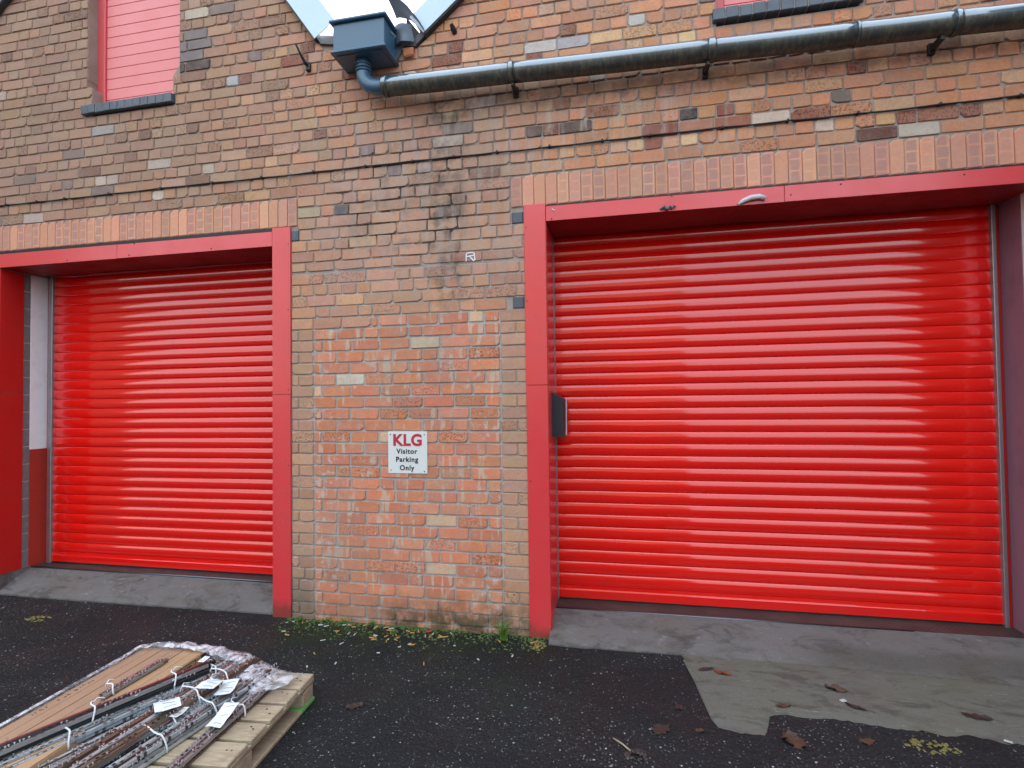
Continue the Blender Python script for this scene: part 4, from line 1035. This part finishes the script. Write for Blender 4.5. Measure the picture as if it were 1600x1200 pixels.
bundle('tan tube bundle tied with white string under two paper tags', (-2.068, -1.680), (-2.020, -1.000), .194, 16, .105, [0, 5, 2, 4, 4], 2, .28, (.60, .78), ((.46, -.01, .10, .13, .9), (.66, -.060, .10, .11, .2)), ('C', 'C', 'L'), 3, 9, .018)
bundle('silver slotted strip bundle fanning towards the bottom edge', (-2.170, -1.900), (-2.000, -1.330), .166, 26, .18, [4, 4, 4, 2, 5, 3], 2, .10, (.72,), ((.80, -.01, .065, .10, .4),), ('L', 'C'), 4, 10, .017)
bundle('brown strip bundle with many bright screws in the middle of the pallet', (-2.010, -1.840), (-1.905, -1.050), .150, 32, .150, [0, 2, 4, 2, 3, 4, 4], 3, .16, (.36, .62), ((.74, -.02, .075, .13, .5), (.50, .02, .05, .08, .2)), ('L', 'C'), 5, 12, .015)
bundle('separate brown strip bundle nearest the bare pallet boards', (-1.772, -1.766), (-1.812, -1.155), .146, 11, .060, [0, 2, 0, 4], 2, .20, (.72,), ((.60, .0, .070, .16, .12),), ('L', 'C'), 6, 10, .016)
bundle('oxide red strip bundle ending under the stretch film', (-2.017, -1.42), (-1.985, -1.000), .186, 7, .050, [1, 0, 2], 2, .20, (.55,), (), ('L', 'C'), 7, 8, .018)
bundle('dark grey strip bundle low between the red and silver ones', (-2.31, -1.907), (-2.105, -1.500), .150, 10, .085, [3, 2, 4], 2, .10, (), (), ('L', 'C'), 8, 8, .020)
bundle('short rusty strip bundle lying alone on the middle carton', (-2.440, -1.50), (-2.430, -1.150), .224, 5, .035, [2, 0, 5], 1, .0, (.15,), (), ('L',), 9, 9, .018)
# stretch film round the back edge of the load
def film():
    path = [(-2.665, -1.95, .215), (-2.680, -1.60, .217), (-2.700, -1.25, .220), (-2.715, -1.02, .225), (-2.62, -.955, .228), (-2.48, -.94, .230), (-2.33, -.945, .225), (-2.19, -.95, .222), (-2.05, -.955, .210), (-1.93, -.985, .185), (-1.80, -1.0, .168), (-1.70, -1.0, .156)]
    ins = [.02, .02, .025, .05, .075, .08, .08, .10, .13, .20, .27, .14]
    vs = []; n = 96; m_ = 12
    xs_ = np.linspace(0, len(path)-1, n+1); P = np.array(path)
    for i, s in enumerate(xs_):
        p = [float(np.interp(s, range(len(path)), P[:, k])) for k in range(3)]; w = float(np.interp(s, range(len(path)), ins))
        side = min(1, max(0, (3.4-s)/1.0)); ix, iy = (side, -(1-side))
        for j in range(m_+1):
            v = j/m_; fold = mnoise.noise(Vector((s*2.6, v*3.0, 1)))+.35*mnoise.noise(Vector((s*7, v*5, 4)))
            if v < .45: zb = .09+(p[2]-.035-.09)*side; q = (p[0]-ix*.004, p[1]-iy*.004, zb+(p[2]-zb)*v/.45)
            else: u = (v-.45)/.55; q = (p[0]+ix*w*u, p[1]+iy*w*u, p[2]+.016*math.sin(u*2.6)+.004)
            vs.append((q[0]+.010*fold, q[1]+.010*mnoise.noise(Vector((s*5, v*5, 9))), max(.147 if v > .45 else .02, q[2]+.013*fold*(1-.6*side))))
    m = MB(); m.add(vs, [(i*(m_+1)+j, (i+1)*(m_+1)+j, (i+1)*(m_+1)+j+1, i*(m_+1)+j+1) for i in range(n) for j in range(m_)], 0, True)
    o = m.build('stretch_film', M['film'], None, fixn=False)
    tag(o, 'crumpled clear stretch film wrapped along the back of the pallet load', 'plastic film')
film()

# ------------------------------------------------------------------ litter, weeds, leaves
lr = random.Random(31)
def butt(x, y, mat, L=.034, r_=.0042, rz=0.):
    m = MB(); m.tube([(-L/2, 0, r_), (-L*.45, 0, r_), (L*.45, 0, r_*.95), (L/2, 0, r_*.8)], [r_*.8, r_, r_, r_*.8], 7); return m
bm1 = butt(0, 0, 0).mesh('cigarette_butt'); bm1.materials.append(M['butt'])
bm2 = butt(0, 0, 0, .030, .0045).mesh('paper_scrap'); bm2.materials.append(M['butt_w'])
def gpt(px, py):
    d = fwd+rr*(px-800)/FPX-uu*(py-600)/FPX; t_ = (0-CAMH)/d.z; return (t_*d.x, -CAMD+t_*d.y)
butts = [(-1.93,-.03),(-1.90,-.05),(-2.28,-.02),(-2.31,-.045),(-1.97,-.14),(-1.99,-.13),(-1.75,-.02),(-1.73,-.035),(-1.82,-.01),(-2.29,-.25),(-1.66,-.02),(-1.63,-.06),(-1.60,-.10),(-1.55,-.12),(-1.52,-.16),(-1.60,-.15),(-1.68,-.17),(-1.70,-.19),(-1.66,-.21),(-1.57,-.22),(-1.48,-.05),(-1.45,-.07),(-1.42,-.04),(-1.30,-.09),(-1.24,-.08),(-1.22,-.10),(-1.19,-.085),(-1.52,-.19),(-1.95,-.46),(-1.21,-.46),(-.78,-.06),(-.83,-.09),(-.61,-.07),(-.58,-.10),(-.56,-.13),(-1.37,-.24)]
for x, y in butts:
    o = link('cigarette_butt', bm1, None, None, (x+lr.uniform(-.01, .01), y-.03, .001)); o.rotation_euler.z = lr.uniform(0, 3.1); s = lr.uniform(.8, 1.15); o.scale = (s, s, s)
    tag(o, 'small orange cigarette butt lying on the mossy ground by the brick pier', 'cigarette butt', 'cigarette butts by the pier')
whites = [(-2.35,-.20),(-2.10,-.07),(-1.98,-.03),(-1.88,-.15),(-1.83,-.16),(-1.95,-.02),(-2.15,-.06),(-1.68,-.15),(-1.62,-.03),(-1.57,-.19),(-1.40,-.23),(-1.30,-.06),(-1.18,-.03),(-1.34,-.10),(-2.0,-.28),(-1.85,-.30),(-1.45,-.28),(-1.9,-.62),(-1.55,-.38),(-.70,-.27),(-2.38,-.04),(-2.42,-.06),(-1.1,-.2),(-.9,-.35),(-1.75,-.55)]
for x, y in whites:
    o = link('paper_scrap', bm2, None, None, (x, y-.03, .001)); o.rotation_euler.z = lr.uniform(0, 3.1); o.scale = (lr.uniform(.5, 1.3), lr.uniform(.6, 1.3), .8)
    tag(o, 'tiny whitish scrap of litter on the damp asphalt by the brick pier', 'litter scrap', 'white litter scraps by the pier')
m = MB(); m.bbox(-.018, .018, -.012, .012, 0, .006, .003); o = m.build('red_scrap', M['red_scrap'], None, (-1.345, -.055, .001)); o.rotation_euler.z = .5; tag(o, 'bright red scrap among the cigarette butts', 'litter scrap')
m = MB(); m.bbox(-.05, .05, -.02, .02, 0, .022, .006, rng=random.Random(5), j=.005); o = m.build('brick_fragment', M['infill_att'], None, (-1.02, -.02, 0)); tag(o, 'orange brick fragment lying at the foot of the pier', 'brick fragment')
at = o.data.attributes.new('col', 'FLOAT_COLOR', 'FACE'); at.data.foreach_set('color', np.array([(*lin(176, 96, 64), .2)]*len(o.data.polygons), 'f').ravel())
# pebbles: too many to count
pv, pf_ = [], []
for i in range(1500):
    x, y = lr.uniform(-5.0, 2.6), lr.uniform(-2.1, -.02)
    if y > -.9 and x > .33 and lr.random() < .85: continue
    s = lr.uniform(.0018, .0048)*(1.5 if lr.random() < .06 else 1); b0 = len(pv); a = lr.uniform(0, 6)
    for k in range(5): pv.append((x+s*math.cos(a+k*1.257)*lr.uniform(.7, 1.2), y+s*math.sin(a+k*1.257)*lr.uniform(.7, 1.2), -.001))
    pv.append((x, y, s*lr.uniform(.5, .9))); pf_ += [(b0+k, b0+(k+1) % 5, b0+5) for k in range(5)]
m = MB(); m.add(pv, pf_); tag(m.build('loose_chippings', M['pebble']), kind='stuff')
# moss cushions along the foot of the pier
mv, mf = [], []
for i in range(1300):
    x = lr.uniform(-2.46, -.5); y = -abs(lr.gauss(0, .13))
    if lr.random() < .4: y = -abs(lr.gauss(0, .02))
    s = lr.uniform(.004, .014); b0 = len(mv); a = lr.uniform(0, 6)
    for k in range(6): mv.append((x+s*math.cos(a+k*1.047)*lr.uniform(.6, 1.3), y+s*math.sin(a+k*1.047)*lr.uniform(.6, 1.3), -.002))
    mv.append((x, y, s*lr.uniform(.3, .8))); mf += [(b0+k, b0+(k+1) % 6, b0+6) for k in range(6)]
m = MB(); m.add(mv, mf); tag(m.build('moss', M['moss']), kind='stuff')
def tuft(label, x, y, n, h, spread, mat='grass', group=None):
    m = MB(); r = random.Random(int(x*1000))
    for i in range(n):
        a = r.uniform(0, 6.28); l = h*r.uniform(.5, 1.1); sp = spread*r.uniform(.3, 1.2); w = r.uniform(.0016, .003)
        bx_, by_ = r.uniform(-.02, .02)*spread*12, r.uniform(-.015, .015)*spread*12
        dx, dy = math.cos(a)*sp, math.sin(a)*sp-.3*sp; px_, py_ = -math.sin(a)*w, math.cos(a)*w
        vs = []
        for k in range(5):
            u = k/4; cx_, cy_, cz_ = bx_+dx*u*u, by_+dy*u*u, l*(u-.35*u*u); ww = 1-u*.9
            vs += [(cx_-px_*ww, cy_-py_*ww, cz_), (cx_+px_*ww, cy_+py_*ww, cz_)]
        m.add(vs, [(2*k, 2*k+1, 2*k+3, 2*k+2) for k in range(4)], 0, True)
    o = m.build('grass_tuft', M[mat], None, (x, y, 0), fixn=False); tag(o, label, 'grass tuft', group)
tuft('largest bright green grass tuft near the right end of the pier', -.800, -.085, 120, .19, .085)
tuft('small grass tuft among cigarette butts left of the red scrap', -1.575, -.135, 22, .06, .03)
for x, y, l in ((-2.36, -.025, 'low grass tuft at the foot of the left red post'), (-2.14, -.02, 'low grass tuft under the left quoin bricks'), (-2.01, -.015, 'thin grass tuft at the wall foot between the post and sign'), (-1.78, -.015, 'sparse grass tuft against the pier below the sign')):
    tuft(l, x, y, 34, .05, .035)
# leaves
def leaf(label, x, y, L, w, rz, mat, curl=.012, z=0., name='fallen_leaf', cat='leaf', stem=True):
    """a flat, slightly buckled lobed leaf lying on the ground"""
    m = MB(); n = 14; vs = []; r = random.Random(int(x*999)); lob = r.uniform(3.2, 5.2); ph = r.uniform(0, 6)
    for i in range(n+1):
        u = i/n; ww = w*max(.04, math.sin(math.pi*min(1, u*.95+.02))**.7*(1+.26*math.sin(u*lob*6.28+ph)))
        for s in (-1, -.5, 0, .5, 1):
            q = mnoise.noise(Vector((u*3+x*7, s*1.3, y*7)))
            vs.append(((u-.5)*L+.10*L*abs(s)*(-1), s*ww*.5+.05*w*math.sin(u*5+ph), .004+max(0, curl*(.30+.9*q)*(.4+abs(s)))))
    m.add(vs, [(i*5+j, (i+1)*5+j, (i+1)*5+j+1, i*5+j+1) for i in range(n) for j in range(4)], 0, True)
    if stem: m.tube([(L*.48, 0, .006), (L*.62, L*.05, .006), (L*.80, L*.04, .003)], .0012, 4)
    o = m.build(name, M[mat], None, (x, y, z), fixn=False); o.rotation_euler.z = rz; tag(o, label, cat)
PZ = .009
leaf('rust red leaf on the pale concrete patch near its left edge', .545, -.305, .095, .036, -.35, 'leaf_red', z=PZ)
leaf('curled brown leaf in the middle of the concrete patch', 1.112, -.384, .10, .045, -.4, 'leaf_brown', .02, PZ)
leaf('dark brown leaf just below the curled one and white scrap', 1.150, -.545, .095, .035, -.5, 'leaf_dark', .012, PZ)
leaf('small brown leaf at the left front edge of the patch', .790, -.594, .075, .030, .1, 'leaf_brown', .008, PZ)
leaf('dark pointed leaf with long stalk on the right of the patch', 1.697, -.528, .12, .045, -.35, 'leaf_dark', .012, PZ)
leaf('large crumpled brown leaf on the asphalt below the patch', .750, -.865, .115, .095, 1.9, 'leaf_brown', .022, 0)
leaf('flat brown leaf on asphalt at the lower right', 1.090, -.814, .075, .045, .3, 'leaf_brown', .006, 0)
leaf('dark mulched leaf on the asphalt left of the patch', .163, -.888, .10, .07, .8, 'leaf_dark', .01, 0)
leaf('small reddish leaf on the asphalt beside the patch corner', .343, -.87, .045, .03, .2, 'leaf_brown', .006, 0)
leaf('star shaped dark leaf on the asphalt near the patch', .258, -.68, .05, .045, 2.0, 'leaf_dark', .008, 0)
leaf('dark leaf fallen near the pallet corner', -1.40, -.98, .09, .05, .5, 'leaf_dark', .01, 0)
leaf('brown leaf mush stuck at the patch and apron joint', .46, -.27, .10, .03, .4, 'leaf_dark', .004, PZ, stem=False)
m = MB(); m.tube([(-.055, 0, .006), (.0, .002, .008), (.055, -.002, .006)], .0042, 6); o = m.build('pale_stick', M['twig'], None, (-.03, -1.045, 0)); o.rotation_euler.z = -.75; tag(o, 'short pale stick at the bottom edge by a dark clump', 'stick')
def clump(label, x, y, w, d, h, mat, name, cat, seed):
    r = random.Random(seed); m = MB()
    for i in range(46):
        a = r.uniform(0, 6.28); q = math.sqrt(r.random()); px_, py_ = q*w*math.cos(a), q*d*math.sin(a); s = r.uniform(.006, .014); z0 = h*(1-q)*r.random()
        vs = [(px_+s*math.cos(b_+a)*r.uniform(.5, 1.4), py_+s*math.sin(b_+a), z0-.002+r.uniform(0, .006)) for b_ in (0, 1.6, 3.1, 4.6)]
        m.add(vs+[(px_, py_, z0+.007)], [(0, 1, 4), (1, 2, 4), (2, 3, 4), (3, 0, 4)])
    o = m.build(name, M[mat], None, (x, y, 0), fixn=False); tag(o, label, cat)
clump('dark clump of leaf mould beside the pale stick', .035, -1.10, .05, .04, .02, 'leaf_dark', 'leaf_clump', 'leaf clump', 1)
clump('yellow mossy clump below the right part of the patch', 1.36, -.80, .11, .05, .012, 'moss_y', 'moss_clump', 'moss', 2)
clump('small yellow moss spot on asphalt at far left', -4.33, -.352, .10, .05, .012, 'moss_y', 'moss_clump', 'moss', 3)
clump('yellow green moss beside the foot of the right post', -.565, -.13, .05, .07, .012, 'moss_y', 'moss_clump', 'moss', 4)
m = MB(); m.bbox(-.016, .016, -.012, .012, 0, .006, .003); o = m.build('white_scrap', M['butt_w'], None, (1.105, -.485, PZ)); o.rotation_euler.z = .5; tag(o, 'white scrap touching the dark leaf on the patch', 'litter scrap')
m = MB(); m.bbox(-.016, .016, -.008, .008, 0, .005, .002); o = m.build('white_scrap', M['butt_w'], None, (1.711, -.708, .007)); o.rotation_euler.z = -.5; tag(o, 'white scrap at the right front edge of the patch', 'litter scrap')

# ------------------------------------------------------------------ buildings that flank the yard (seen mirrored in the glossy slats)
def flank(label, x0, x1, y0, y1, h):
    t = empty('flanking_building', ((x0+x1)/2, (y0+y1)/2, 0), 0, label, 'building'); a, c = (x1-x0)/2, (y1-y0)/2
    MB().box(-a, a, -c, c, -.2, h).build('wall', M['far_brick'], t); MB().bbox(-a-.08, a+.08, -c-.08, c+.08, h, h+.12, .02).build('coping', M['apron'], t)
flank('plain brick wing standing forward at the right side of the yard', 3.8, 12, -3.4, 8, 6.0)
flank('plain brick wing standing forward at the left side of the yard', -19, -9.4, -4.2, 8, 7.5)
flank('brick workshop facing across the far side of the yard', -12.5, 2.2, -22, -15, 8.2)
